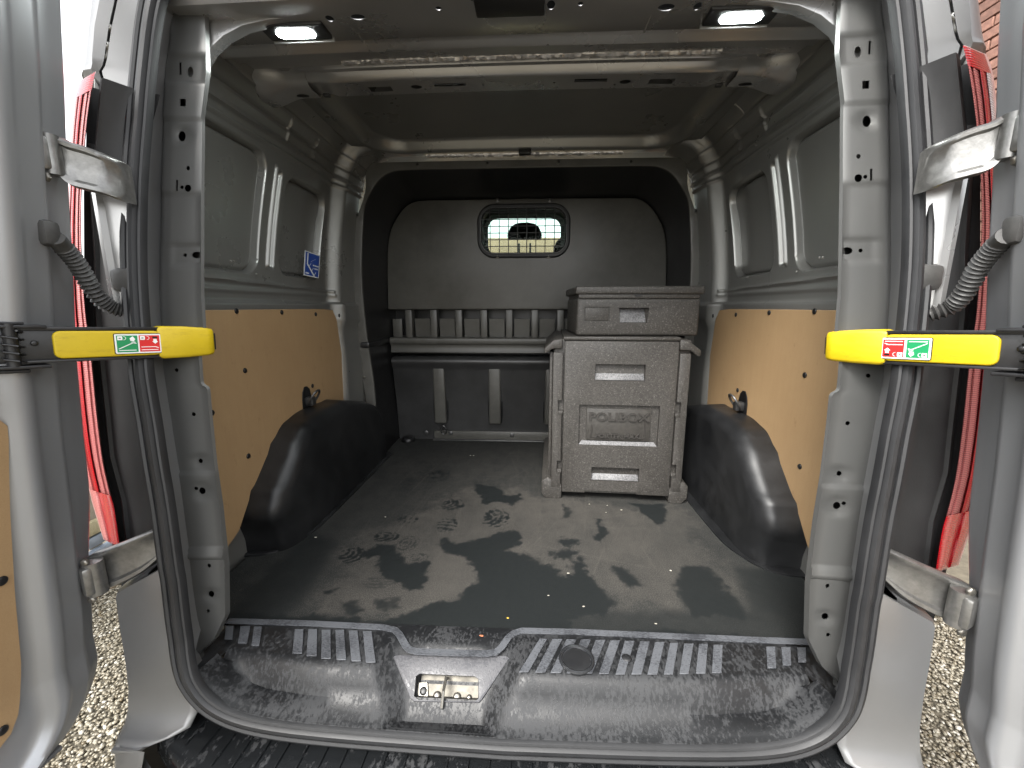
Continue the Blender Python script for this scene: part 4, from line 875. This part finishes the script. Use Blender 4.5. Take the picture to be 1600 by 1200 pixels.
# ================================================================== REAR CORNERS: body return, tail lamps, hinges
LI = [(149, 112), (143, 140), (135, 200), (128, 290), (127, 380), (133, 480), (143, 560), (152, 650), (161, 720), (173, 775), (179, 800), (187, 855)]
LO = [(123, 112), (115, 140), (110, 200), (106, 290), (104, 380), (106, 480), (112, 560), (120, 650), (130, 720), (142, 775), (148, 800), (165, 858)]
def lampL(f, i, dy=0):
    a = U(*LI[i], Y=.856 + dy); b = U(*LO[i], Y=.886 + dy); b.z = a.z; q = a.lerp(b, f); return q
for s in (-1, 1):
    rl = bpy.data.objects.new('tail_lamp', None); COL.objects.link(rl); rl.parent = van
    def strip(name, f0, f1, i0, i1, mt, bulge, dy=0):
        cols = [(f0, .012), (f0, .0), (f0 + (f1 - f0) * .25, -bulge * .8), (f0 + (f1 - f0) * .5, -bulge), (f0 + (f1 - f0) * .75, -bulge * .8), (f1, .0), (f1, .012)]
        ctrl_rows = [[lampL(f, i, d + dy) for f, d in cols] for i in range(i0, i1 + 1)]
        C_ = [catmull([r[j] for r in ctrl_rows], 5) if i1 - i0 > 1 else [ctrl_rows[0][j], ctrl_rows[1][j]] for j in range(len(cols))]
        rows = [[Vector((s * abs(C_[j][k].x), C_[j][k].y, C_[j][k].z)) for j in range(len(cols))] for k in range(len(C_[0]))]
        return loft(name, rows, mt, rl, ang=50, caps=True)
    strip('lamp_back', -.02, 1.02, 0, 11, 'reflector_white', .0, .016)
    strip('lamp_edge', 0, .16, 1, 9, 'pink_lens', .004); strip('lamp_ribbed', .17, .48, 1, 9, 'pink_lens', .006); strip('lamp_red_bar', .49, .78, 1, 9, 'red_lens', .010); strip('lamp_outer', .79, 1.0, 1, 9, 'clear_lens' if s > 0 else 'pink_lens', .004)
    strip('lamp_top_block', 0, 1.0, 0, 1, 'red_lens', .008); strip('lamp_bottom_block', 0, .6, 9, 11, 'red_lens', .008); strip('lamp_bottom_edge', .61, 1.0, 9, 11, 'pink_lens' if s < 0 else 'red_lens', .006)
    # dark housing face between lamp and seal
    zz = [.20, .28, .36, .47, .58, .70, .80, .92, 1.05, 1.15, 1.26]
    XL = [.900, .897, .892, .901, .892, .883, .874, .852, .836, .806, .775]
    XS = [.735, .740, .75, .785, .80, .812, .82, .832, .83, .815, .795]
    zi = lambda z: interp(z, zz, XL)
    rows = []
    for z, xl, xs_ in zip(zz, XL, XS):
        so2 = interp(z, [p.z for p in half], [p.x for p in half]) + .024; ys2 = yseal(z); xs2 = min(so2, xl - .01); xl *= 1.027; rows.append([Vector((s * (xl + .03), .894, z)), Vector((s * (xl + .016), .882, z)), Vector((s * (xl + .004), .874, z)), Vector((s * xl, .880, z)), Vector((s * (xl * .6 + xs2 * .4), .5 * .885 + .5 * max(ys2, .875), z)), Vector((s * xs2, ys2 + .012, z)), Vector((s * (xs2 - .02), ys2 + .02, z))])
    loft('lamp_housing', rows, 'lamp_housing', van, ang=50)
    loft('lamp_backing', [[Vector((s * x, y, z)) for x, y in ((.845, .93), (.86, .905), (xl + .065, .892))] for z, xl in ((.20, .90), (.58, .90), (.80, .88), (.92, .86), (1.05, .835), (1.15, .81), (1.26, .785))], 'lamp_housing', van)
    # painted pressing inside the hinge pocket
    rows = []
    for z in (.80, .9, 1.0, 1.06): 
        rows.append([Vector((s * x, y, z)) for x, y in ((.842, .855), (.836, .848), (.828, .848), (.822, .857), (.812, .861), (.80, .868), (.78, .875))])
    loft('pocket_pressing', rows, 'interior_paint', van, ang=30)
    box('hose_boot', (s * .80, .862, .87), .05, .04, .05, 'corrugated_rubber', van, .012)
    # body above the lamp: three pressed bands up to the roof gutter
    A = [(218, -60), (217, 0), (207, 60), (204, 100), (200, 135), (199, 181)]; 
    rows = []
    for (py, xs_, xa, xb, xc) in ((-90, 224, 195, 172, 150), (-40, 221, 188, 165, 147), (0, 217, 184, 160, 144), (50, 208, 173, 150, 138), (97, 203, 166, 146, 133), (108, 202, 163, 146, 131), (116, 201, 158, 144, 128)):
        P_ = [U(xs_ + 8, py, Y=.955), U(xs_, py, Y=.945), U((xs_ + xa) / 2, py, Y=.938), U(xa + 3, py, Y=.932), U(xa, py, Y=.940), U(xa - 3, py, Y=.930), U(xb, py, Y=.922), U(xc + 4, py, Y=.925), U(xc, py, Y=.94), U(xc + 6, py, Y=1.08)]
        z0 = P_[1].z
        rows.append([Vector((s * abs(p.x), p.y, z0)) for p in P_])
    # lower edge slopes down towards the seal
    last = rows[-1]; nrow = []
    for j, p in enumerate(last):
        q = [.135, .125, .09, .055, .045, .04, .018, .006, .0, .0][j]; nrow.append(p + Vector((0, .004, -q * .62)))
    rows.append(nrow); nrow2 = [p + Vector((0, .018, -.022)) for p in nrow]; rows.append(nrow2)
    o = loft('quarter_panel', rows, 'body_paint', van, ang=28); solid(o, .002, 0)
    # upper hinge arm
    TP = [(74, 214), (86, 210), (108, 220), (134, 228), (164, 238), (184, 250), (197, 258)]; BT = [(76, 270), (92, 274), (110, 292), (140, 300), (160, 306), (192, 315), (199, 317)]; YY_ = [.775, .778, .785, .80, .815, .838, .85]
    def hinge(name, TP, BT, YY_, kn):
        rows = []
        for (a, b, y) in zip(TP, BT, YY_):
            ta, tb = U(*a, Y=y), U(*b, Y=y); tb.x = tb.x * .5 + ta.x * .5; ta.x = tb.x
            pr_ = [(0, .016), (.0, -.0), (.05, -.007), (.12, -.006), (.18, .001), (.5, .004), (.80, .001), (.86, -.008), (.95, -.009), (1, -.001), (1, .016)]
            rows.append([Vector((s * abs(ta.x + (tb.x - ta.x) * f), ta.y + d, ta.z + (tb.z - ta.z) * f)) for f, d in pr_])
        R3 = []
        for j in range(len(rows[0])): R3.append(catmull([r[j] for r in rows], 5))
        rows = [[c[k] for c in R3] for k in range(len(R3[0]))]
        h = loft(name, rows, 'cast_hinge', van, cc=True, caps=True, ang=42); 
        kx, ky, kz, kr, kl = kn
        tube('hinge_knuckle', [(s * kx, ky, kz - kl), (s * kx, ky, kz + kl)], kr, 'cast_hinge', h, 14, Vector((0, 1, 0)))
        box('hinge_bracket', (s * (kx + .004), ky - .012, kz), .030, .020, kl * 1.7, 'cast_hinge', h, .006, Matrix.Rotation(s * .5, 3, 'Z'))
        for dz in (-1, 1): disc('hinge_bolt', (s * (kx - .0), ky - .012, kz + dz * (kl + .006)), (0, -1, 0), .009, .007, 'zinc_steel', h, 6)
        return h
    hinge('hinge', TP, BT, YY_, (.822, .772, 1.085, .016, .034))
    TP2 = [(128, 876), (145, 868), (160, 862), (190, 850), (225, 836), (252, 824)]; BT2 = [(132, 912), (148, 928), (165, 920), (195, 908), (225, 890), (255, 866)]
    h = hinge('hinge', TP2, BT2, [.772, .775, .782, .795, .81, .83], (.888, .762, .240, .018, .038))
# ================================================================== REAR DOORS, held open at a right angle
def _dt(px):
    out = sorted((U(x, y, Y=.75).z, abs(U(x, y, Y=.75).x)) for x, y in px); return [a for a, _ in out], [b for _, b in out]
DZ, DX = _dt([(58, -90), (62, 0), (68, 100), (72, 200), (78, 300), (86, 420), (92, 560), (106, 700), (124, 850), (136, 960), (138, 1010)])
def xe(z): return interp(z, DZ, DX)
def door(s):
    d = bpy.data.objects.new('rear_door', None); COL.objects.link(d); d.parent = van
    sec = [(-.044, .052), (-.056, .047), (-.059, .040), (-.057, .031), (-.050, .027), (-.036, .026), (-.030, .022), (-.014, .021), (-.005, .018), (0, .012), (0, .008), (.004, .003), (.014, .0), (.042, -.002), (.052, -.008), (.060, -.014), (.074, -.015), (.084, -.010), (.092, -.001), (.100, .005), (.118, .007), (.2, .007), (.4, .007), (.60, .007), (.66, .0), (.69, .02), (.70, .06)]
    zs = list(np.arange(-.088, .08, .006)) + list(np.arange(.08, 1.6, .03)); rows = []
    for z in zs:
        ins = 0; r = .11
        if z < -.09 + r: ins = r - math.sqrt(max(r * r - (r - (z + .09)) ** 2, 0))
        row = []
        lowr = sm(.02, -.03, z)
        top = sm(.635, .665, z)
        for (u, w) in sec:
            uu = (u * (1 - .35 * sm(.45, .2, z)) if u < -.01 else u) + ins * (1 if u < .3 else -.8 if u > .6 else 0)
            ww = w + (0.004 * lowr)
            if .09 < u < .62: ww += .010 * sm(.69, .72, z) - .006 * top
            y = .75 - uu
            if z > 1.02 or z < .64: pass
            row.append(Vector((s * (xe(z) + ww), y, z)))
        rows.append(row)
    o = loft('door_inner_frame', rows, 'body_paint_lit', d, ang=45); solid(o, .0015, 0)
    # outer skin and its folded rim
    rows = []
    for z in zs:
        r = .11; ins = r - math.sqrt(max(r * r - (r - (z + .09)) ** 2, 0)) if z < -.09 + r else 0
        rows.append([Vector((s * (xe(z) + w), .75 - (u * (1 - .35 * float(sm(.45, .2, z))) if u < -.01 else u) - ins * (1 if u < .3 else -1), z - .01)) for u, w in ((-.050, .050), (-.061, .049), (-.063, .054), (-.056, .062), (.0, .088), (.3, .108), (.705, .10), (.705, .06))])
    loft('door_skin', rows, 'body_paint_lit', d, ang=50)
    # bottom closing plate
    P = [Vector((s * (xe(-.09) + w), .75 - u, -.088)) for u, w in ((.08, .0), (.60, .0), (.60, .10), (.06, .10))]
    prism('door_bottom', P, (0, 0, -.01), 'body_paint', d, .003)
    # hardboard panel
    P = []
    for u, z in ((.62, .0), (.20, .0), (.165, .012), (.140, .035), (.128, .07), (.118, .14), (.110, .30), (.100, .45), (.088, .60), (.092, .622), (.110, .635), (.62, .635)):
        P.append(Vector((s * (xe(z) - .004), .75 - u, z)))
    n = len(P); V = P + [p + Vector((s * .004, 0, 0)) for p in P]
    # split into a vertical grid so it follows the door's curve
    rows = []
    for z in np.linspace(0.0, .635, 26):
        ul = np.interp(z, [0, .012, .035, .07, .14, .30, .45, .60, .622, .635], [.20, .165, .140, .128, .122, .116, .106, .092, .094, .110])
        rows.append([Vector((s * (xe(z) - .0005), .75 - ul, z)), Vector((s * (xe(z) - .0035), .75 - ul, z)), Vector((s * (xe(z) - .0035), .75 - .35, z)), Vector((s * (xe(z) - .0035), .75 - .62, z))])
    hb = loft('door_board', rows, 'hardboard', d, ang=30)
    cl = [(10, 908), (35, 1143)] if s < 0 else [(1592, 905), (1580, 1150)]
    for (u, z) in ((.132, .334), (.160, .045), (.125, .56), (.35, .03), (.35, .60), (.55, .3)):
        disc('clip', (s * (xe(z) - .004), .75 - u, z), (-s, 0, 0), .0085, .004, 'clip_plastic', hb)
    # moulded guard ledge and latch strip near the free edge (beside the camera)
    box('door_latch', (s * (xe(.75) - .006), .12, .75), .03, .06, .16, 'black_coated', d, .008)
    return d
doors = {s: door(s) for s in (-1, 1)}
# --- check arms with yellow grips
def check_arm(s):
    cfg = {-1: dict(A=(0, 541), YA=.655, B=(333, 534), YB=.925, pad=(82, 251), slv=(246, 333), stk=(176, 250), green=(180, 213), red=(215.5, 247)),
           1: dict(A=(1640, 550), YA=.665, B=(1293, 541), YB=.925, pad=(1565, 1383), slv=(1387, 1293), stk=(1461, 1381), green=(1456, 1421), red=(1417, 1384))}[s]
    A = U(*cfg['A'], Y=cfg['YA']); B = U(*cfg['B'], Y=cfg['YB']); d = (B - A); L = d.length; d.normalize(); up = Vector((0, 0, 1)); up = (up - d * up.dot(d)).normalized(); nn = d.cross(up).normalized()
    if nn.y > 0: nn = -nn
    def along(px):
        dd = _F * FPX + _R * (px - 800) - _U * (538 - 600); t = (A - CAM).dot(nn) / dd.dot(nn); return (CAM + dd * t - A).dot(d)
    arm = bpy.data.objects.new('check_arm', None); COL.objects.link(arm); arm.parent = van
    def slab(name, a0, a1, b0, b1, c0, c1_, mt, w, parent=arm, r=0, seg=2):
        if a0 > a1: a0, a1 = a1, a0
        pts = rrect(a0, a1, b0, b1, r, 5) if r else [(a0, b0), (a1, b0), (a1, b1), (a0, b1)]
        return prism(name, [A + d * a + up * b + nn * c0 for a, b in pts], nn * (c1_ - c0), mt, parent, w, seg)
    slab('arm_channel', along(cfg['A'][0]) - .01, L - .012, -.030, .032, -.022, .0, 'black_coated', .003)
    slab('arm_lip', along(cfg['A'][0]) + .02, L - .10, .027, .033, -.0, .006, 'black_coated', .001); slab('arm_lip', along(cfg['A'][0]) + .02, L - .10, -.031, -.026, .0, .006, 'black_coated', .001)
    g = slab('yellow_grip', along(cfg['pad'][0]), along(cfg['pad'][1]), -.0245, .0255, -.002, .008, 'yellow_plastic', .003, arm, .011, 3)
    a0, a1 = sorted((along(cfg['slv'][0]), along(cfg['slv'][1])))
    # sleeve: slightly tapering hook end
    rows = []
    for f, h, dp, sh in ((0, .0, .0, 0), (0, .031, .020, 0), (.08, .034, .024, 0), (.5, .0335, .025, 0), (.85, .031, .026, -.001), (.96, .029, .025, -.002), (1.0, .025, .018, -.003), (1.0, .0, .0, -.003)):
        a = a0 + (a1 - a0) * f
        rows.append([A + d * a + up * (h * x + .001) + nn * (-.008 + (dp * y)) for x, y in ((-1, -.75), (-1, .55), (-.93, .72), (-.80, .8), (.80, .8), (.93, .72), (1, .55), (1, -.75), (.9, -.95), (-.9, -.95))])
    loft('yellow_sleeve', rows, 'yellow_plastic', arm, cc=True, ang=50)
    slab('end_stop', L - .004, L + .006, -.018, .020, -.02, .0, 'black_coated', .002)
    k0, k1 = sorted((along(cfg['stk'][0]), along(cfg['stk'][1]))); st = slab('sticker', k0, k1, -.0205, .0205, .0065, .0092, 'clip_plastic', .0, arm, .003)
    slab('sticker_border', k0 + .0012, k1 - .0012, -.0192, .0192, .0090, .0096, 'white_print', 0, st, .002)
    for nm, mt in (('green', 'green_print'), ('red', 'red_print')):
        q0, q1 = sorted((along(cfg[nm][0]), along(cfg[nm][1]))); slab('sticker_field', q0, q1, -.0165, .0165, .0094, .0100, mt, 0, st)
        fl = 1 if s < 0 else -1   # the right arm is the same part turned upside down
        w = q1 - q0; cx = (q0 + q1) / 2; sgn = 1 if (A + d).x > A.x else -1
        def P2(a, b): return cx + sgn * fl * a * w / 2, fl * b * .0165
        def bar(a0_, b0_, a1_, b1_, t):
            x0, y0 = P2(a0_, b0_); x1, y1 = P2(a1_, b1_); e = Vector((x1 - x0, y1 - y0, 0)).normalized() * t; m_ = Vector((-e.y, e.x, 0))
            prism('symbol', [A + d * x + up * y + nn * .0099 for x, y in ((x0 - m_.x, y0 - m_.y), (x1 - m_.x, y1 - m_.y), (x1 + m_.x, y1 + m_.y), (x0 + m_.x, y0 + m_.y))], nn * .0006, 'white_print', st, 0)
        bar(-.85, -.78, .8, -.78, .0007)
        if nm == 'green': bar(-.85, -.6, .55, .12, .0007); bar(.55, .12, .85, .02, .0007)
        else: bar(-.85, -.42, .55, -.42, .0007); bar(.55, -.42, .85, -.56, .0007)
        # padlock
        def poly(pts, mt='white_print', h=.0006): prism('symbol', [A + d * P2(a, b)[0] + up * P2(a, b)[1] + nn * .0099 for a, b in pts], nn * h, mt, st, 0)
        poly([(-.90, .45), (-.45, .45), (-.42, .68), (-.45, .92), (-.90, .92)]); poly([(-.78, .63), (-.58, .63), (-.58, .73), (-.78, .73)], 'clip_plastic', .0009)
        ox = .0 if nm == 'green' else -.12
        for k in range(5):
            a1_, a2_ = (k / 5 - .5) * math.pi, ((k + 1) / 5 - .5) * math.pi; bar(-.35 - ox * .8 + .24 * math.cos(a1_), .68 + .22 * math.sin(a1_), -.35 - ox * .8 + .24 * math.cos(a2_), .68 + .22 * math.sin(a2_), .0004)
        if nm == 'green': poly([(.30, .35), (.62, .30), (.78, .55), (.55, .90), (.25, .65)]); bar(.35, .18, .75, .30, .0004); bar(.4, .06, .8, .18, .0004)
        else: poly([(.38, .10), (.72, .10), (.72, .35), (.88, .35), (.55, .62), (.22, .35), (.38, .35)][::-1] if False else [(.38, .55), (.72, .55), (.72, .25), (.86, .25), (.55, -.05), (.24, .25), (.38, .25)]); poly([(.30, .62), (.80, .62), (.80, .85), (.30, .85)], 'clip_plastic', .0005)
    # rivets and ribs on the black part, pivot bracket on the door
    pv = along(cfg['pad'][0]) - .022; c0 = A + d * pv + nn * .001 + up * .004; disc('rivet', c0, nn, .005, .004, 'black_coated', arm, 12)
    slab('arm_rib', pv - .022, pv - .019, -.018, .012, 0, .003, 'black_coated', .001)
    slab('pivot_plate', -.06, .055, .030, .036, -.06, .012, 'black_coated', .002); slab('pivot_plate', -.06, .055, -.040, -.034, -.06, .012, 'black_coated', .002)
    slab('pivot_plate', -.05, .030, .036, .041, -.05, .004, 'black_coated', .002); slab('pivot_plate', -.05, .030, -.047, -.041, -.05, .004, 'black_coated', .002)
    pc = A + d * .012 + nn * .004; tube('pivot_pin', [pc - up * .036, pc + up * .038], .009, 'black_coated', arm, 14, Vector((0, 1, 0)))
    hp = [pc + d * (.0) + nn * .002 + up * (k * .0026 - .028) + (d * math.cos(k * 1.25) + nn * math.sin(k * 1.25)) * .014 for k in range(22)]
    tube('pivot_spring', hp, .0018, 'black_coated', arm, 6, Vector((0, 1, 0)))
    slab('pivot_block', -.02, .055, -.026, .026, -.05, -.02, 'black_coated', .004)
for s in (-1, 1): check_arm(s)
# --- corrugated wiring hoses
for s, PTS in ((-1, [(86, 372), (98, 385), (113, 402), (127, 422), (140, 445), (156, 467), (174, 480), (196, 486)]), (1, [(1574, 368), (1562, 378), (1546, 396), (1530, 416), (1517, 440), (1502, 464), (1484, 480), (1452, 491)])):
    n = len(PTS); P = [U(x, y, Y=.745 + .115 * i / (n - 1)) for i, (x, y) in enumerate(PTS)]; C = catmull(P, 14); m_ = len(C); up = Vector((.1, 1, .1)).normalized(); rows = []
    per = 4.0
    for i in range(m_):
        t = (C[min(i + 1, m_ - 1)] - C[max(i - 1, 0)]).normalized(); a = t.cross(up).normalized(); b = a.cross(t).normalized()
        r = .0135 + (.0026 * math.sin(i / per * 2 * math.pi) if 16 < i < m_ - 2 else .001); 
        rows.append([C[i] + (a * math.cos(k / 14 * 2 * math.pi) + b * math.sin(k / 14 * 2 * math.pi)) * r for k in range(14)])
    h = loft('wiring_hose', rows, 'corrugated_rubber', van, cc=True, caps=True, ang=80)
    box('hose_end', C[0] + Vector((s * .012, -.004, .008)), .035, .03, .045, 'corrugated_rubber', h, .009)
# --- blue lashing-point sticker on the left side pressing
cor = [U(x, y, X=-.868) for x, y in ((468.5, 391), (493.0, 399.5), (490.5, 435), (466.5, 430))]
c0 = cor[3]; ex = (cor[2] - cor[3]); ez = (cor[0] - cor[3]); off = Vector((.0, 0, 0))
def sq(u, v): return cor[3] * (1 - u) * (1 - v) + cor[2] * u * (1 - v) + cor[1] * u * v + cor[0] * (1 - u) * v
nx_ = Vector((1, 0, 0))
bs = prism('warning_sticker', [sq(0, 0) + nx_ * .020, sq(1, 0) + nx_ * .020, sq(1, 1) + nx_ * .020, sq(0, 1) + nx_ * .020], nx_ * .0006, 'white_print', van, 0)
def sp_(pts, mt='white_print', l=.0208): prism('sticker_print', [sq(u, v) + nx_ * l for u, v in pts], nx_ * .0003, mt, bs, 0)
sp_([(.05, .04), (.95, .04), (.95, .96), (.05, .96)], 'blue_print', .0206)
sp_([(.16, .93), (.22, .93), (.22, .50), (.16, .47)], l=.0211); sp_([(.16, .47), (.22, .50), (.72, .05), (.62, .05)], l=.0212)
for a, b in ((.30, .42), (.48, .26), (.66, .10)): sp_([(a, b), (a + .03, b), (a + .12, b + .12), (a + .09, b + .12)], l=.0211)
for a, b, w in ((.55, .46, .09), (.66, .46, .08), (.76, .46, .06), (.84, .46, .08), (.66, .33, .05), (.73, .33, .09), (.84, .33, .06), (.10, .09, .06), (.18, .09, .07), (.27, .09, .05)): sp_([(a, b), (a + w, b - .0), (a + w, b + .055), (a, b + .055)], l=.0211)
for a, b in ((.40, .60), (.50, .66), (.62, .72)): sp_([(a, b), (a + .06, b + .03), (a + .06, b + .045), (a, b + .015)], l=.0211)
# ================================================================== FOAM BOXES
def frame(o, yaw): return Matrix.Translation(o) @ Matrix.Rotation(yaw, 4, 'Z')
# large front-loading insulated box. local: x right, y back, z up, origin at bottom left front of the door
ob = Vector((.181, 1.681, .034)); bx = empty('insulated_box', ob, 'large grey brown foam front loading food box standing on the cargo floor', 'food box')
bx.rotation_euler = (0, 0, -.045)
def lb(name, x0, x1, y0, y1, z0, z1, mt='foam_plastic', w=.006, parent=bx, seg=2): return box(name, ((x0 + x1) / 2, (y0 + y1) / 2, (z0 + z1) / 2), x1 - x0, y1 - y0, z1 - z0, mt, parent, w, None, seg)
lb('shell', -.044, .498, .020, .60, -.010, .655, w=.010)
dr = lb('box_door', .0, .446, -.002, .045, .0, .647, w=.005)
K = 237 * 3.245  # crop pixels for the door height
def dz(y): return .647 - (y - 331) / 770 * .647
def hrec(x0, x1, y0, y1, depth):   # chamfered recess
    xa, xb, za, zb = x0, x1, dz(y1), dz(y0)
    V = [(xa, -.01, za), (xb, -.01, za), (xb, -.01, zb), (xa, -.01, zb), (xa + .004, depth, za + .034), (xb - .004, depth, za + .034), (xb - .004, depth, zb - .003), (xa + .004, depth, zb - .003)]
    V[4] = (xa + .004, depth, za + .030); return [Vector(v) for v in V], [(0, 1, 2, 3), (4, 5, 6, 7), (0, 1, 5, 4), (1, 2, 6, 5), (2, 3, 7, 6), (3, 0, 4, 7)]
def xd(x, y): # crop pixel x on the door at crop row y
    l = 172 - 20 * (y - 331) / 770; r = 757 - 57 * (y - 345) / 780; return (x - l) / (r - l) * .446
recs = []
for (x0, x1, y0, y1) in ((328, 585, 440, 520), (308, 552, 960, 1032)):
    a, b = xd(x0, (y0 + y1) / 2), xd(x1, (y0 + y1) / 2); za, zb = dz(y1), dz(y0)
    recs.append(cube(((a + b) / 2, 0, (za + zb) / 2), b - a, .06, zb - za))
    prism('grip_slope', [Vector((a + .001, y, z)) for y, z in ((.004, za + .001), (.004, za + .003), (.030, za + (zb - za) * .62), (.034, za + .001))], (b - a - .002, 0, 0), 'foam_pale', dr, .001, 1)
a, b, za, zb = xd(243, 740), xd(652, 740), dz(845), dz(640); recs.append(cube(((a + b) / 2, -.002, (za + zb) / 2), b - a, .028, zb - za))
recs.append(cube((.205, 0, .0), .215, .02, .024))
cut(dr, recs)
for c_, y_ in ((0, 0), (1, 0)): pass
# label plate: stepped frame and raised lettering
lw, lh = b - a, zb - za; cx, cz = (a + b) / 2, (za + zb) / 2
prism('label_sill', [Vector((a + .002, -.001, za + .001)), Vector((b - .002, -.001, za + .001)), Vector((b - .014, .0065, za + .016)), Vector((a + .014, .0065, za + .016))], (0, .004, 0), 'foam_pale', dr, .0, 1)
pla = box('label_plate', (cx, .0075, cz + .002), lw * .80, .010, lh * .78, 'foam_smooth', dr, .0015)
Mt = Matrix.Translation((cx, .0012, cz + lh * .20)) @ Matrix.Rotation(rad(90), 4, 'X')
text('lettering', 'POLIBOX', .048, .006, Mt, 'foam_letter_shaded', pla, 1.22, .0012)
text('lettering', 'PORTER MAXI', .026, .007, Matrix.Translation((cx, .0012, cz - lh * .265)) @ Matrix.Rotation(rad(90), 4, 'X'), 'foam_letter_shaded', pla, 1.12, .0009)
hw, hh = lw * .335, lh * .30
for pts in ([(-hw, .0), (-hw, -hh), (-hw * .70, -hh)], [(hw, hh * .9), (hw, -hh), (hw * .72, -hh)]):
    tube('label_outline', [Vector((cx + x, .0015, cz + z)) for x, z in pts], .0032, 'foam_letter_shaded', pla, 6, Vector((0, 1, 0)))
# side rails with closing notches
for (x0, x1, sg) in ((-.046, -.006, -1), (.452, .494, 1)):
    rl_ = lb('side_rail', x0, x1, .002, .05, .018, .600, w=.004)
    C = []
    for y0, y1 in ((620, 695), (935, 1000)): C.append(cube(((x1 - .004) if sg < 0 else (x0 + .004), .0, (dz(y0) + dz(y1)) / 2), .026, .08, dz(y0) - dz(y1)))
    cut(rl_, C)
    for y1 in (695, 1000): lb('latch_peg', (x1 - .016) if sg < 0 else x0 - .004, (x1 + .004) if sg < 0 else x0 + .016, -.001, .03, dz(y1) , dz(y1) + .017, w=.003)
    lb('side_groove', (x0 - .014) if sg < 0 else x1 + .0, x0 if sg < 0 else x1 + .010, .03, .55, .03, .60, w=.005)
    # flared top flange and stepped feet
    if sg < 0: P = [(-.010, .655), (-.010, .616), (-.050, .614), (-.078, .594), (-.084, .604), (-.080, .618), (-.045, .650)]; Q = [(.0, -.028), (-.02, -.040), (-.070, -.034), (-.086, -.012), (-.086, .045), (-.060, .062), (.0, .030)]
    else: P = [(.448, .655), (.448, .614), (.49, .612), (.520, .588), (.530, .592), (.530, .614), (.480, .650)]; Q = [(.446, -.028), (.47, -.040), (.500, -.034), (.524, -.012), (.524, .045), (.500, .062), (.446, .030)]
    prism('top_flange', [Vector((x, .0, z)) for x, z in P], (0, .58, 0), 'foam_plastic', bx, .005)
    prism('foot', [Vector((x, .004, z)) for x, z in Q], (0, .59, 0), 'foam_plastic', bx, .006)
lb('top_rim', -.006, .452, .004, .59, .650, .664, w=.004)
# small shallow box on top
o2 = Vector((.232, 1.70, .700)); b2 = empty('insulated_box', o2, 'shallow grey brown foam food box with lid lying on the large box', 'food box'); b2.rotation_euler = (0, 0, .02)
def l2(name, x0, x1, y0, y1, z0, z1, mt='foam_plastic', w=.006, parent=b2, seg=2): return box(name, ((x0 + x1) / 2, (y0 + y1) / 2, (z0 + z1) / 2), x1 - x0, y1 - y0, z1 - z0, mt, parent, w, None, seg)
body = l2('tub', -.006, .482, .0, .375, .0, .150, w=.012, seg=3)
hx0, hx1 = .165, .275
cut(body, [([Vector(v) for v in ((hx0, -.01, .050), (hx1 + .004, -.01, .050), (hx1 + .010, -.01, .112), (hx0 - .006, -.01, .112), (hx0 + .012, .035, .06), (hx1 - .010, .035, .06), (hx1 - .008, .035, .112), (hx0 + .006, .035, .112))], [(0, 1, 2, 3), (4, 5, 6, 7), (0, 1, 5, 4), (1, 2, 6, 5), (2, 3, 7, 6), (3, 0, 4, 7)]), cube((.075, 0, .086), .100, .010, .058)])
box('name_field', (.075, .0045, .086), .092, .005, .050, 'foam_plastic', body, .001)
prism('grip_slope', [Vector((hx0 + .004, y, z)) for y, z in ((.008, .052), (.030, .108), (.036, .108), (.036, .052))], (hx1 - hx0 - .006, 0, 0), 'foam_pale', body, .001, 1)
l2('rim', .000, .476, -.003, .378, .148, .166, w=.003)
lid = l2('lid', -.014, .490, -.012, .388, .164, .196, w=.008, seg=3)
prism('lid_catch', [Vector((x, -.0075, z)) for x, z in ((.215, .164), (.247, .164), (.231, .150))], (0, .012, 0), 'clip_plastic', lid, .0)
# ================================================================== BITS LYING ON THE FLOOR
def flake(name, px, py, r, mt, label, cat, group=None):
    p = U(px, py, Z=.003); pts = []
    for k in range(7): a = k / 7 * 6.283; q = r * rnd.uniform(.6, 1.15); pts.append(p + Vector((q * math.cos(a) * 1.4, q * math.sin(a) * .7, rnd.uniform(0, .0012))))
    tag(prism(name, pts, (0, 0, .0012), mt, None, .0003, 1), label, cat, group)
flake('leaf_scrap', 794, 966, .0032, 'leaf_yellow', 'tiny yellow leaf scrap on the rear edge of the dark floor mat', 'leaf')
flake('dead_leaf', 752, 994, .0052, 'leaf_brown', 'small reddish brown leaf bit between the mat and the latch plate', 'leaf')
for px, py in ((921, 788), (949, 790), (971, 797), (947, 801), (888, 896), (912, 948), (1025, 975), (493, 840), (735, 712), (740, 712), (602, 808), (1048, 892), (857, 931)):
    flake('crumb', px, py, rnd.uniform(.0022, .004), 'crumb', 'pale crumb of litter scattered on the floor mat', 'crumb', 'crumbs on the floor mat')
for k, (lx, ly) in enumerate(((.93, .99), (1.22, 1.35), (1.12, .75))):
    pts = [Vector((lx + .022 * math.cos(a) * (1 + .3 * math.sin(3 * a)), ly + .016 * math.sin(a), GZ + .012 + .003 * math.sin(2 * a))) for a in np.linspace(0, 6.28, 14, endpoint=False)]
    tag(prism('fallen_leaf', pts, (0, 0, .0008), 'leaf_yellow', None, 0, 1), ['yellow green leaf on the gravel just behind the bumper corner', 'yellow green leaf on the gravel farthest from the bumper', 'yellow green leaf on the gravel nearest the bottom of the picture'][k], 'leaf')
